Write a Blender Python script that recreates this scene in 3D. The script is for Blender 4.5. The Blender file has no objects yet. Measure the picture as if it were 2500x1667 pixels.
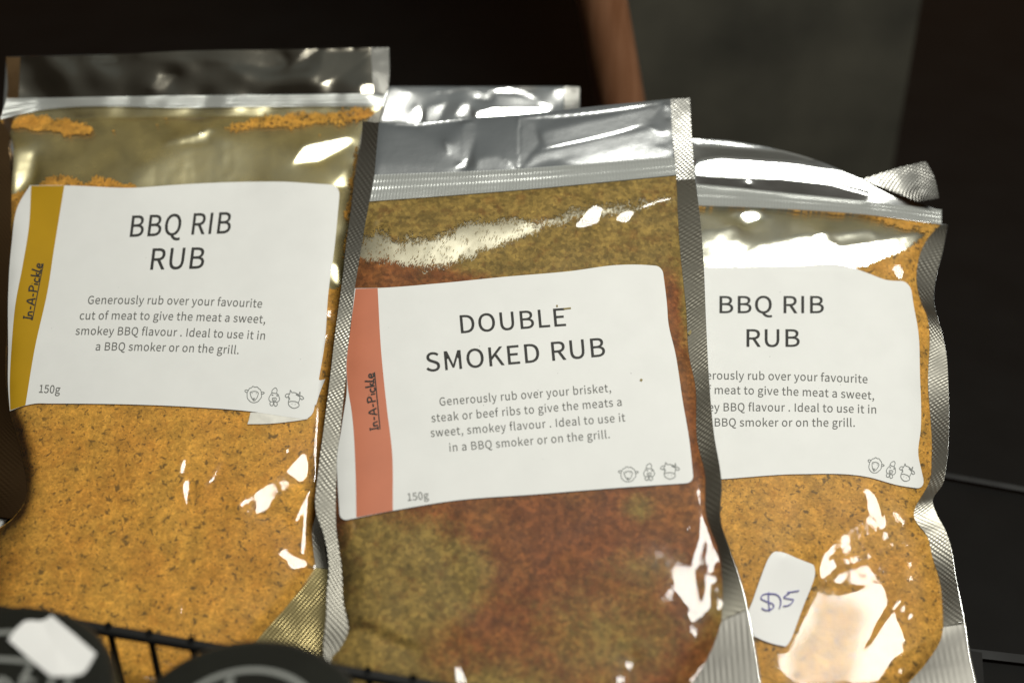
import bpy, math, random
import numpy as np
from mathutils import Vector, Matrix

random.seed(7)
RNG = np.random.default_rng(11)
SC = bpy.context.scene
COL = SC.collection

# ---------------------------------------------------------------- camera, world, lamps, exposure
FPX, CX, CY = 2500 * 50 / 36, 1250.0, 833.5
PITCH = math.radians(35)
Q = np.array([0.0, 0.0, 0.09])
FW = np.array([0, math.cos(PITCH), -math.sin(PITCH)])
UP = np.array([0, math.sin(PITCH), math.cos(PITCH)])
RT = np.array([1.0, 0, 0])
CAM = Q - 0.52 * FW
cd = bpy.data.cameras.new('camera')
cam = bpy.data.objects.new('camera', cd)
COL.objects.link(cam)
cam.location = CAM
cam.rotation_euler = (math.radians(90) - PITCH, 0, 0)
cd.lens = 50
cd.sensor_width = 36
cd.clip_start = 0.01
cd.clip_end = 30
cd.dof.use_dof = True
cd.dof.focus_distance = 0.525
cd.dof.aperture_fstop = 4.0
SC.camera = cam

world = bpy.data.worlds.new('World')
SC.world = world
world.use_nodes = True
wn, wl = world.node_tree.nodes, world.node_tree.links
bg = wn['Background']
tcw = wn.new('ShaderNodeTexCoord')
sepw = wn.new('ShaderNodeSeparateXYZ')
wl.new(tcw.outputs['Generated'], sepw.inputs[0])
rw = wn.new('ShaderNodeValToRGB')
wl.new(sepw.outputs['Z'], rw.inputs[0])
rw.color_ramp.elements[0].position = 0.0
rw.color_ramp.elements[0].color = (0.03, 0.026, 0.02, 1)
rw.color_ramp.elements[1].position = 1.0
rw.color_ramp.elements[1].color = (0.31, 0.33, 0.32, 1)
e = rw.color_ramp.elements.new(0.72); e.color = (0.07, 0.06, 0.047, 1)
e = rw.color_ramp.elements.new(0.93); e.color = (0.20, 0.195, 0.175, 1)
wl.new(rw.outputs[0], bg.inputs[0])
bg.inputs[1].default_value = 0.62

KEY = np.array([0.30, -0.32, 1.10])          # the shop's ceiling lamp, overhead to the right
KEY_SIZE = 0.40
def area_lamp(name, loc, target, size, watts, color, size_y=None):
    l = bpy.data.lights.new(name, 'AREA')
    l.energy = watts
    l.color = color
    l.shape = 'RECTANGLE' if size_y else 'DISK'
    l.size = size
    if size_y: l.size_y = size_y
    o = bpy.data.objects.new(name, l)
    COL.objects.link(o)
    o.location = loc
    d = Vector(target) - Vector(loc)
    o.rotation_euler = d.to_track_quat('-Z', 'Y').to_euler()
    return o
area_lamp('ceiling_lamp', tuple(KEY), (0.0, 0.0, 0.09), KEY_SIZE, 11.2, (1.0, 0.99, 0.915))

SC.view_settings.view_transform = 'Standard'
SC.view_settings.look = 'None'
SC.view_settings.exposure = 0.0
SC.view_settings.gamma = 1.0
SC.view_settings.use_curve_mapping = False
SC.render.engine = 'CYCLES'
SC.cycles.transparent_max_bounces = 24
SC.cycles.max_bounces = 10
SC.cycles.sample_clamp_indirect = 4.0

# ---------------------------------------------------------------- small helpers
def rays(px):
    px = np.asarray(px, float)
    return (FW + ((px[..., 0:1] - CX) / FPX) * RT - ((px[..., 1:2] - CY) / FPX) * UP)

def on_plane(px, p0, n):
    """point of the plane through p0 with normal n that lies under a sight line"""
    d = rays(px)
    t = ((np.asarray(p0) - CAM) @ np.asarray(n)) / (d @ np.asarray(n))
    return CAM + d * t[..., None]

def at_depth(px, depth):
    return CAM + rays(px) * depth

def tag(o, label=None, cat=None, group=None, kind=None):
    if label: o['label'] = label
    if cat: o['category'] = cat
    if group: o['group'] = group
    if kind: o['kind'] = kind
    return o

def empty(name, loc, rot=None):
    o = bpy.data.objects.new(name, None)
    o.empty_display_size = 0.02
    COL.objects.link(o)
    o.location = loc
    if rot is not None: o.rotation_euler = rot.to_euler()
    return o

def add_obj(name, me, mat, parent=None):
    o = bpy.data.objects.new(name, me)
    COL.objects.link(o)
    if mat: me.materials.append(mat)
    if parent: o.parent = parent
    return o

def mesh_np(name, verts, faces, uv=None, smooth=True, attr=None):
    """verts (N,3), faces (M,k) of one size, uv (N,2), attr {name: (N,)}"""
    me = bpy.data.meshes.new(name)
    verts = np.asarray(verts, np.float32)
    faces = np.asarray(faces, np.int32)
    k = faces.shape[1]
    me.vertices.add(len(verts))
    me.vertices.foreach_set('co', verts.ravel())
    me.loops.add(faces.size)
    me.loops.foreach_set('vertex_index', faces.ravel())
    me.polygons.add(len(faces))
    me.polygons.foreach_set('loop_start', np.arange(0, faces.size, k, dtype=np.int32))
    me.polygons.foreach_set('loop_total', np.full(len(faces), k, np.int32))
    me.polygons.foreach_set('use_smooth', np.full(len(faces), smooth))
    if uv is not None:
        l = me.uv_layers.new(name='UVMap')
        l.data.foreach_set('uv', np.asarray(uv, np.float32)[faces.ravel()].ravel())
    if attr:
        for a, v in attr.items():
            at = me.attributes.new(a, 'FLOAT', 'POINT')
            at.data.foreach_set('value', np.asarray(v, np.float32))
    me.update()
    me.validate()
    return me

def resample(poly, n, sm=True):
    """n points along a polyline at equal arc length, corners softened"""
    p = np.asarray(poly, float)
    s = np.concatenate([[0], np.cumsum(np.hypot(*np.diff(p, axis=0).T))])
    t = np.linspace(0, s[-1], n)
    if sm and len(p) > 2:       # monotone-ish cubic through the points
        m = np.gradient(p, s, axis=0)
        i = np.clip(np.searchsorted(s, t, side='right') - 1, 0, len(s) - 2)
        h = (s[i + 1] - s[i])[:, None]
        x = ((t - s[i]) / (s[i + 1] - s[i]))[:, None]
        return ((2 * x**3 - 3 * x**2 + 1) * p[i] + (x**3 - 2 * x**2 + x) * h * m[i] +
                (-2 * x**3 + 3 * x**2) * p[i + 1] + (x**3 - x**2) * h * m[i + 1])
    return np.stack([np.interp(t, s, p[:, 0]), np.interp(t, s, p[:, 1])], -1)

class Coons:
    def __init__(self, L, R, T, B):
        f = lambda e: resample(e, 801)
        self.L, self.R, self.T, self.B = f(L), f(R), f(T), f(B)
    @staticmethod
    def _at(c, x):
        x = np.clip(x, 0, 1) * 800
        i = np.clip(x.astype(int), 0, 799)
        w = (x - i)[..., None]
        return c[i] * (1 - w) + c[i + 1] * w
    def __call__(self, s, t):
        a = lambda c, x: self._at(c, x)
        s_, t_ = s[..., None], t[..., None]
        P00 = (self.L[0] + self.T[0]) / 2; P10 = (self.R[0] + self.T[-1]) / 2
        P01 = (self.L[-1] + self.B[0]) / 2; P11 = (self.R[-1] + self.B[-1]) / 2
        return ((1 - t_) * a(self.T, s) + t_ * a(self.B, s) + (1 - s_) * a(self.L, t) + s_ * a(self.R, t)
                - ((1 - s_) * (1 - t_) * P00 + s_ * (1 - t_) * P10 + (1 - s_) * t_ * P01 + s_ * t_ * P11))

def inside(poly, X, Y):
    p = np.asarray(poly, float)
    r = np.zeros(X.shape, bool)
    for (x0, y0), (x1, y1) in zip(p, np.roll(p, -1, 0)):
        if y0 == y1: continue
        c = ((y0 > Y) != (y1 > Y)) & (X < (x1 - x0) * (Y - y0) / (y1 - y0) + x0)
        r ^= c
    return r

def blur(a, sig):
    if sig <= 0: return a
    r = max(1, int(3 * sig))
    k = np.exp(-0.5 * (np.arange(-r, r + 1) / sig) ** 2); k /= k.sum()
    for ax in (0, 1):
        pad = [(0, 0), (0, 0)]; pad[ax] = (r, r)
        b = np.pad(a, pad, mode='edge')
        o = np.zeros_like(a)
        n = a.shape[ax]
        for i, w in enumerate(k):
            o += w * (b[i:i + n] if ax == 0 else b[:, i:i + n])
        a = o
    return a

def noise2(shape, sig, seed):
    g = np.random.default_rng(seed).standard_normal(shape)
    b = blur(g, sig)
    return b / (b.std() + 1e-9)

def bilin(G, x, y):
    ny, nx = G.shape
    x = np.clip(x, 0, nx - 1.001); y = np.clip(y, 0, ny - 1.001)
    i = x.astype(int); j = y.astype(int)
    a = x - i; b = y - j
    return (G[j, i] * (1 - a) * (1 - b) + G[j, i + 1] * a * (1 - b) + G[j + 1, i] * (1 - a) * b + G[j + 1, i + 1] * a * b)

def stroke(pts, w):
    """closed polygon round a polyline, w wide, pointed at both ends"""
    p = resample(pts, max(8, 4 * len(pts)))
    t = np.gradient(p, axis=0); t /= np.hypot(*t.T)[:, None] + 1e-9
    n = np.stack([-t[:, 1], t[:, 0]], -1)
    ww = (w / 2) * np.minimum(1, 0.25 + 4 * np.minimum(np.linspace(0, 1, len(p)), np.linspace(1, 0, len(p))))[:, None]
    return np.concatenate([p + n * ww, (p - n * ww)[::-1]])

# the close-ups the outlines were measured in: origin in photo pixels, 2352 units to 960 px
CROP = {1: (0, 100), 2: (0, 640), 3: (0, 1027), 4: (800, 180), 5: (780, 700), 6: (780, 1027), 7: (1540, 300), 8: (1540, 1027)}
def q(c, *pts):
    o = CROP[c]
    return [(o[0] + x * 960 / 2352, o[1] + y * 960 / 2352) for x, y in pts]

# ---------------------------------------------------------------- materials
def new_mat(name):
    m = bpy.data.materials.new(name)
    m.use_nodes = True
    nt = m.node_tree
    return m, nt, nt.nodes, nt.links, nt.nodes['Principled BSDF'], nt.nodes['Material Output']

def N(nodes, t, **kw):
    n = nodes.new(t)
    for k, v in kw.items():
        if k in n.inputs: n.inputs[k].default_value = v
        else: setattr(n, k, v)
    return n

def mixc(nodes, links, fac, a, b, blend='MIX'):
    m = nodes.new('ShaderNodeMix'); m.data_type = 'RGBA'; m.blend_type = blend
    for i, v in ((0, fac), (6, a), (7, b)):
        if hasattr(v, 'links'): links.new(v, m.inputs[i])
        elif i == 0: m.inputs[0].default_value = v
        else: m.inputs[i].default_value = (*v, 1)
    return m.outputs[2]

def ramp(nodes, links, fac, stops):
    r = nodes.new('ShaderNodeValToRGB')
    links.new(fac, r.inputs[0])
    el = r.color_ramp.elements
    while len(el) < len(stops): el.new(0.5)
    for e_, (p, c) in zip(el, stops):
        e_.position = p
        e_.color = (*c, 1) if hasattr(c, '__len__') else (c, c, c, 1)
    return r.outputs[0]

def plain(name, col, rough=0.5, metal=0.0, spec=0.5, nscale=None, namp=0.15, bump=0.0, bscale=800):
    m, nt, n, l, b, out = new_mat(name)
    b.inputs['Roughness'].default_value = rough
    b.inputs['Metallic'].default_value = metal
    b.inputs['Specular IOR Level'].default_value = spec
    tc = N(n, 'ShaderNodeTexCoord')
    if nscale:
        nz = N(n, 'ShaderNodeTexNoise', Scale=nscale, Detail=5.0)
        l.new(tc.outputs['Object'], nz.inputs['Vector'])
        c = ramp(n, l, nz.outputs[0], [(0.3, [x * (1 - namp) for x in col]), (0.7, [min(1, x * (1 + namp)) for x in col])])
        l.new(c, b.inputs['Base Color'])
    else:
        b.inputs['Base Color'].default_value = (*col, 1)
    if bump:
        nz = N(n, 'ShaderNodeTexNoise', Scale=bscale, Detail=4.0)
        l.new(tc.outputs['Object'], nz.inputs['Vector'])
        bp = N(n, 'ShaderNodeBump', Strength=1.0, Distance=bump)
        l.new(nz.outputs[0], bp.inputs['Height'])
        l.new(bp.outputs[0], b.inputs['Normal'])
    return m

def film_mat(name, rough=0.055, k=1.15, haze=0.008, tint=(1, 1, 1)):
    """clear plastic film: see-through, with the reflections of its two faces"""
    m, nt, n, l, b, out = new_mat(name)
    n.remove(b)
    tr = N(n, 'ShaderNodeBsdfTransparent'); tr.inputs[0].default_value = (*tint, 1)
    gl = N(n, 'ShaderNodeBsdfGlossy', Roughness=rough)
    df = N(n, 'ShaderNodeBsdfDiffuse'); df.inputs[0].default_value = (0.8, 0.8, 0.76, 1)
    fr = N(n, 'ShaderNodeFresnel', IOR=1.5)
    mu = N(n, 'ShaderNodeMath', operation='MULTIPLY'); mu.inputs[1].default_value = k
    mu.use_clamp = True
    l.new(fr.outputs[0], mu.inputs[0])
    tc = N(n, 'ShaderNodeTexCoord')
    nz = N(n, 'ShaderNodeTexNoise', Scale=260.0, Detail=3.0)
    l.new(tc.outputs['Object'], nz.inputs['Vector'])
    bp = N(n, 'ShaderNodeBump', Strength=0.3, Distance=0.0001)
    l.new(nz.outputs[0], bp.inputs['Height'])
    l.new(bp.outputs[0], gl.inputs['Normal'])
    g2 = N(n, 'ShaderNodeBsdfGlossy', Roughness=0.36); l.new(bp.outputs[0], g2.inputs['Normal'])
    mg = N(n, 'ShaderNodeMixShader'); sc_ = N(n, 'ShaderNodeAttribute', attribute_name='glare_mask')  # mask of the hazy glare patch, drawn with the broader lobe
    ma = N(n, 'ShaderNodeMath', operation='MULTIPLY_ADD'); l.new(sc_.outputs['Fac'], ma.inputs[0]); ma.inputs[1].default_value = 0.68; ma.inputs[2].default_value = 0.16
    l.new(ma.outputs[0], mg.inputs[0])      # a slight veil round every glint
    l.new(gl.outputs[0], mg.inputs[1]); l.new(g2.outputs[0], mg.inputs[2])
    m0 = N(n, 'ShaderNodeMixShader'); m0.inputs[0].default_value = haze
    l.new(tr.outputs[0], m0.inputs[1]); l.new(df.outputs[0], m0.inputs[2])
    m1 = N(n, 'ShaderNodeMixShader')
    l.new(mu.outputs[0], m1.inputs[0]); l.new(m0.outputs[0], m1.inputs[1]); l.new(mg.outputs[0], m1.inputs[2])
    l.new(m1.outputs[0], out.inputs[0])
    return m

def foil_mat(name, col=(0.72, 0.73, 0.72), rough=0.16, emboss=0.0, pitch=1.15, dust=0.0, dustcol=(0.6, 0.5, 0.25), rib=False):
    """metallised film; emboss = depth in mm of the heat-seal pattern (UV in mm)"""
    m, nt, n, l, b, out = new_mat(name)
    b.inputs['Base Color'].default_value = (*col, 1)
    b.inputs['Metallic'].default_value = 1.0
    b.inputs['Roughness'].default_value = rough
    tc = N(n, 'ShaderNodeTexCoord')
    nz = N(n, 'ShaderNodeTexNoise', Scale=140.0, Detail=4.0)
    l.new(tc.outputs['Object'], nz.inputs['Vector'])
    bp = N(n, 'ShaderNodeBump', Strength=0.5, Distance=0.00012)
    l.new(nz.outputs[0], bp.inputs['Height'])
    last = bp
    if emboss:
        sp = N(n, 'ShaderNodeSeparateXYZ'); l.new(tc.outputs['UV'], sp.inputs[0])
        def wave(sock, freq, off=0.0):
            a = N(n, 'ShaderNodeMath', operation='MULTIPLY_ADD'); l.new(sock, a.inputs[0])
            a.inputs[1].default_value = 2 * math.pi / freq; a.inputs[2].default_value = off
            s = N(n, 'ShaderNodeMath', operation='SINE'); l.new(a.outputs[0], s.inputs[0])
            return s.outputs[0]
        if rib:
            h = wave(sp.outputs[0], pitch)
        else:
            mm = N(n, 'ShaderNodeMath', operation='MULTIPLY')
            ad = N(n, 'ShaderNodeMath', operation='MULTIPLY_ADD'); l.new(sp.outputs[1], ad.inputs[0])
            ad.inputs[1].default_value = 0.35; l.new(sp.outputs[0], ad.inputs[2])          # rows run askew
            l.new(wave(ad.outputs[0], pitch * 1.25), mm.inputs[0]); l.new(wave(sp.outputs[1], pitch * 1.1), mm.inputs[1])
            h = mm.outputs[0]
        b2 = N(n, 'ShaderNodeBump', Strength=1.0, Distance=emboss * 0.001)
        # the press bites unevenly
        un = N(n, 'ShaderNodeTexNoise', Scale=120.0, Detail=3.0); l.new(tc.outputs['Object'], un.inputs['Vector'])
        mu = N(n, 'ShaderNodeMath', operation='MULTIPLY'); l.new(h, mu.inputs[0])
        l.new(ramp(n, l, un.outputs[0], [(0.36, 0.15), (0.64, 1.3)]), mu.inputs[1])
        l.new(mu.outputs[0], b2.inputs['Height']); l.new(bp.outputs[0], b2.inputs['Normal'])
        last = b2
    l.new(last.outputs[0], b.inputs['Normal'])
    if dust:
        df = N(n, 'ShaderNodeBsdfDiffuse'); df.inputs[0].default_value = (*dustcol, 1)
        ms = N(n, 'ShaderNodeMixShader')
        n2 = N(n, 'ShaderNodeTexNoise', Scale=70.0, Detail=7.0, Roughness=0.65)
        l.new(tc.outputs['Object'], n2.inputs['Vector'])
        f = ramp(n, l, n2.outputs[0], [(0.35, dust * 0.5), (0.68, min(1, dust * 1.5))])
        l.new(f, ms.inputs[0]); l.new(b.outputs[0], ms.inputs[1]); l.new(df.outputs[0], ms.inputs[2])
        l.new(ms.outputs[0], out.inputs[0])
    return m

def powder_mat(name, base, warm, speck, speck_amt, second=None, seed=0.0, fine=1.0, grain=1.0):
    m, nt, n, l, b, out = new_mat(name)
    b.inputs['Roughness'].default_value = 0.9
    b.inputs['Specular IOR Level'].default_value = 0.15
    tc = N(n, 'ShaderNodeTexCoord')
    mp = N(n, 'ShaderNodeMapping'); mp.inputs['Location'].default_value = (seed, seed * 1.7, seed * 0.3)
    l.new(tc.outputs['Object'], mp.inputs['Vector'])
    def nz(scale, detail=4.0, rough=0.6, dist=0.0):
        t = N(n, 'ShaderNodeTexNoise', Scale=scale, Detail=detail, Roughness=rough, Distortion=dist)
        l.new(mp.outputs[0], t.inputs['Vector'])
        return t.outputs[0]
    big = nz(55, 3.0)
    c = mixc(n, l, ramp(n, l, big, [(0.36, 0.0), (0.64, 1.0)]), base, warm)
    if second:
        at = N(n, 'ShaderNodeAttribute', attribute_name='blend')
        ns = nz(170, 9.0, 0.82)
        ad = N(n, 'ShaderNodeMath', operation='ADD'); l.new(at.outputs['Fac'], ad.inputs[0]); l.new(ns, ad.inputs[1])
        c = mixc(n, l, ramp(n, l, ad.outputs[0], [(0.66, 0.0), (1.12, 1.0)]), c, second)
    gr = nz(620 * fine, 6.0, 0.75)
    c = mixc(n, l, 1.0, c, ramp(n, l, gr, [(0.33, 1 - 0.26 * grain), (0.5, 0.98), (0.66, 1 + 0.24 * grain)]), 'MULTIPLY')
    g2 = nz(230 * fine, 3.0, 0.6)
    c = mixc(n, l, 0.7, c, ramp(n, l, g2, [(0.3, 0.72), (0.7, 1.25)]), 'MULTIPLY')
    # separate grains, each a little lighter or darker
    vo = N(n, 'ShaderNodeTexVoronoi', Scale=1300.0 * fine); l.new(mp.outputs[0], vo.inputs['Vector'])
    sv_ = N(n, 'ShaderNodeSeparateColor'); l.new(vo.outputs['Color'], sv_.inputs[0])
    c = mixc(n, l, 0.9, c, ramp(n, l, sv_.outputs[0], [(0.0, 1 - 0.26 * grain), (0.5, 0.98), (1.0, 1 + 0.26 * grain)]), 'MULTIPLY')
    g3 = nz(120, 4.0, 0.65)
    c = mixc(n, l, 0.8, c, ramp(n, l, g3, [(0.32, 0.82), (0.68, 1.14)]), 'MULTIPLY')
    # redder clots
    cl = nz(330 * fine, 4.0, 0.7)
    c = mixc(n, l, ramp(n, l, cl, [(0.52, 0.0), (0.70, 0.42)]), c, [x * y for x, y in zip(warm, (0.80, 0.66, 0.55))])
    if speck_amt:
        s1 = nz(440, 2.0, 0.5, 0.5)
        c = mixc(n, l, ramp(n, l, s1, [(0.70 - 0.05 * speck_amt, 0.0), (0.78 - 0.05 * speck_amt, 0.8)]), c, speck)
        s2 = nz(900, 2.0, 0.5, 0.4)
        c = mixc(n, l, ramp(n, l, s2, [(0.69 - 0.04 * speck_amt, 0.0), (0.77 - 0.04 * speck_amt, 0.7)]), c, speck)
    l.new(c, b.inputs['Base Color'])
    hh = N(n, 'ShaderNodeMath', operation='ADD')
    l.new(gr, hh.inputs[0]); l.new(g2, hh.inputs[1])
    bp = N(n, 'ShaderNodeBump', Strength=0.8, Distance=0.0004)
    l.new(hh.outputs[0], bp.inputs['Height'])
    l.new(bp.outputs[0], b.inputs['Normal'])
    return m

def zip_mat(name):
    m, nt, n, l, b, out = new_mat(name)
    b.inputs['Base Color'].default_value = (0.60, 0.62, 0.59, 1)
    b.inputs['Roughness'].default_value = 0.22
    b.inputs['Metallic'].default_value = 0.25
    b.inputs['Alpha'].default_value = 0.7
    tc = N(n, 'ShaderNodeTexCoord'); sp = N(n, 'ShaderNodeSeparateXYZ'); l.new(tc.outputs['UV'], sp.inputs[0])
    a = N(n, 'ShaderNodeMath', operation='MULTIPLY'); a.inputs[1].default_value = 2 * math.pi / 1.25
    l.new(sp.outputs[0], a.inputs[0])
    s = N(n, 'ShaderNodeMath', operation='SINE'); l.new(a.outputs[0], s.inputs[0])
    # fine cross ridges only in a strip along the closure
    st = ramp(n, l, sp.outputs[1], [(0.0, 0.0), (0.5, 0.0)])
    b2 = N(n, 'ShaderNodeBump', Strength=1.0, Distance=0.00006)
    l.new(s.outputs[0], b2.inputs['Height'])
    l.new(b2.outputs[0], b.inputs['Normal'])
    return m

M = {}
M['film'] = film_mat('clear_film')
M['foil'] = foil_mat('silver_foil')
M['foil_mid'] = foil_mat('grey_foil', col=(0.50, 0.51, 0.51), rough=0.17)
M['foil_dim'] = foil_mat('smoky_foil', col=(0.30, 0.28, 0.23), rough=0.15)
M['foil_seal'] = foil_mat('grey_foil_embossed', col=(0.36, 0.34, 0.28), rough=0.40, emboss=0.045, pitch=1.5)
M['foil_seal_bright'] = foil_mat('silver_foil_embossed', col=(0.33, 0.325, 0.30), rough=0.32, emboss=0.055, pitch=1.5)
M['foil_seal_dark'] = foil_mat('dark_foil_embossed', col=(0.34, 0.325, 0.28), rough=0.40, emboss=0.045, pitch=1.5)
M['foil_brown_reflection'] = foil_mat('foil_embossed_brown_reflection', col=(0.25, 0.155, 0.075), rough=0.40, emboss=0.03, pitch=1.5)  # the powder's orange-brown reflection is put into this seal's base colour
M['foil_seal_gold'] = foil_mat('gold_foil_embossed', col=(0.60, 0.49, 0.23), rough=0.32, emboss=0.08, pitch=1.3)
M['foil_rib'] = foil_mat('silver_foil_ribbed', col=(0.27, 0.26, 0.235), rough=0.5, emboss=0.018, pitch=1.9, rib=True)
M['zip'] = zip_mat('zip_plastic')
M['lining_left'] = foil_mat('dusty_lining_ochre', col=(0.62, 0.57, 0.36), rough=0.26, dust=0.28, dustcol=(0.42, 0.34, 0.14))
M['lining_mid'] = foil_mat('dusty_lining_pale', col=(0.62, 0.59, 0.46), rough=0.42, dust=0.62, dustcol=(0.45, 0.41, 0.29))
M['lining_right'] = foil_mat('clean_lining', col=(0.80, 0.79, 0.66), rough=0.15, dust=0.10, dustcol=(0.6, 0.5, 0.25))
M['orange'] = powder_mat('orange_powder', (0.60, 0.335, 0.056), (0.57, 0.29, 0.045), (0.11, 0.07, 0.022), 1.9, seed=0.3, grain=0.75)
M['orange_right'] = powder_mat('ochre_powder', (0.57, 0.325, 0.066), (0.54, 0.285, 0.052), (0.095, 0.065, 0.028), 1.9, seed=2.3, grain=0.75)
M['brown'] = powder_mat('brown_powder', (0.245, 0.098, 0.024), (0.21, 0.072, 0.020), (0.10, 0.05, 0.03), 0.0, second=(0.265, 0.18, 0.046), seed=5.1, fine=0.55, grain=1.25)
M['paper'] = plain('label_paper', (0.84, 0.845, 0.82), rough=0.5, spec=0.3, nscale=90, namp=0.02, bump=0.00002, bscale=900)
M['sticker'] = plain('sticker_paper', (0.92, 0.92, 0.90), rough=0.5, spec=0.35, nscale=60, namp=0.015)
M['scrap'] = plain('torn_backing', (0.78, 0.76, 0.68), rough=0.35, nscale=300, namp=0.10)
M['band_yellow'] = plain('band_mustard', (0.50, 0.29, 0.012), rough=0.5, spec=0.3, nscale=60, namp=0.05)
M['band_pink'] = plain('band_salmon', (0.60, 0.205, 0.115), rough=0.5, spec=0.3, nscale=60, namp=0.05)
M['ink'] = plain('black_ink', (0.045, 0.045, 0.042), rough=0.6, spec=0.2)
M['ink_grey'] = plain('grey_ink', (0.17, 0.17, 0.16), rough=0.6, spec=0.2)
M['ink_line'] = plain('line_ink', (0.24, 0.25, 0.24), rough=0.6, spec=0.2)
M['pen'] = plain('violet_pen', (0.17, 0.16, 0.42), rough=0.6, spec=0.2)
M['crumb'] = plain('herb_crumb', (0.30, 0.24, 0.10), rough=0.8)
M['black_plastic'] = plain('black_plastic', (0.006, 0.006, 0.0055), rough=0.6, nscale=60, namp=0.3)
M['lid_black'] = plain('lid_black', (0.0125, 0.0135, 0.0105), rough=0.5, spec=0.25, nscale=40, namp=0.25)
M['lid_print'] = plain('lid_print', (0.26, 0.27, 0.25), rough=0.5)
M['jar_glass'] = plain('jar_dark', (0.02, 0.012, 0.008), rough=0.12)
M['table'] = None

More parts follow.
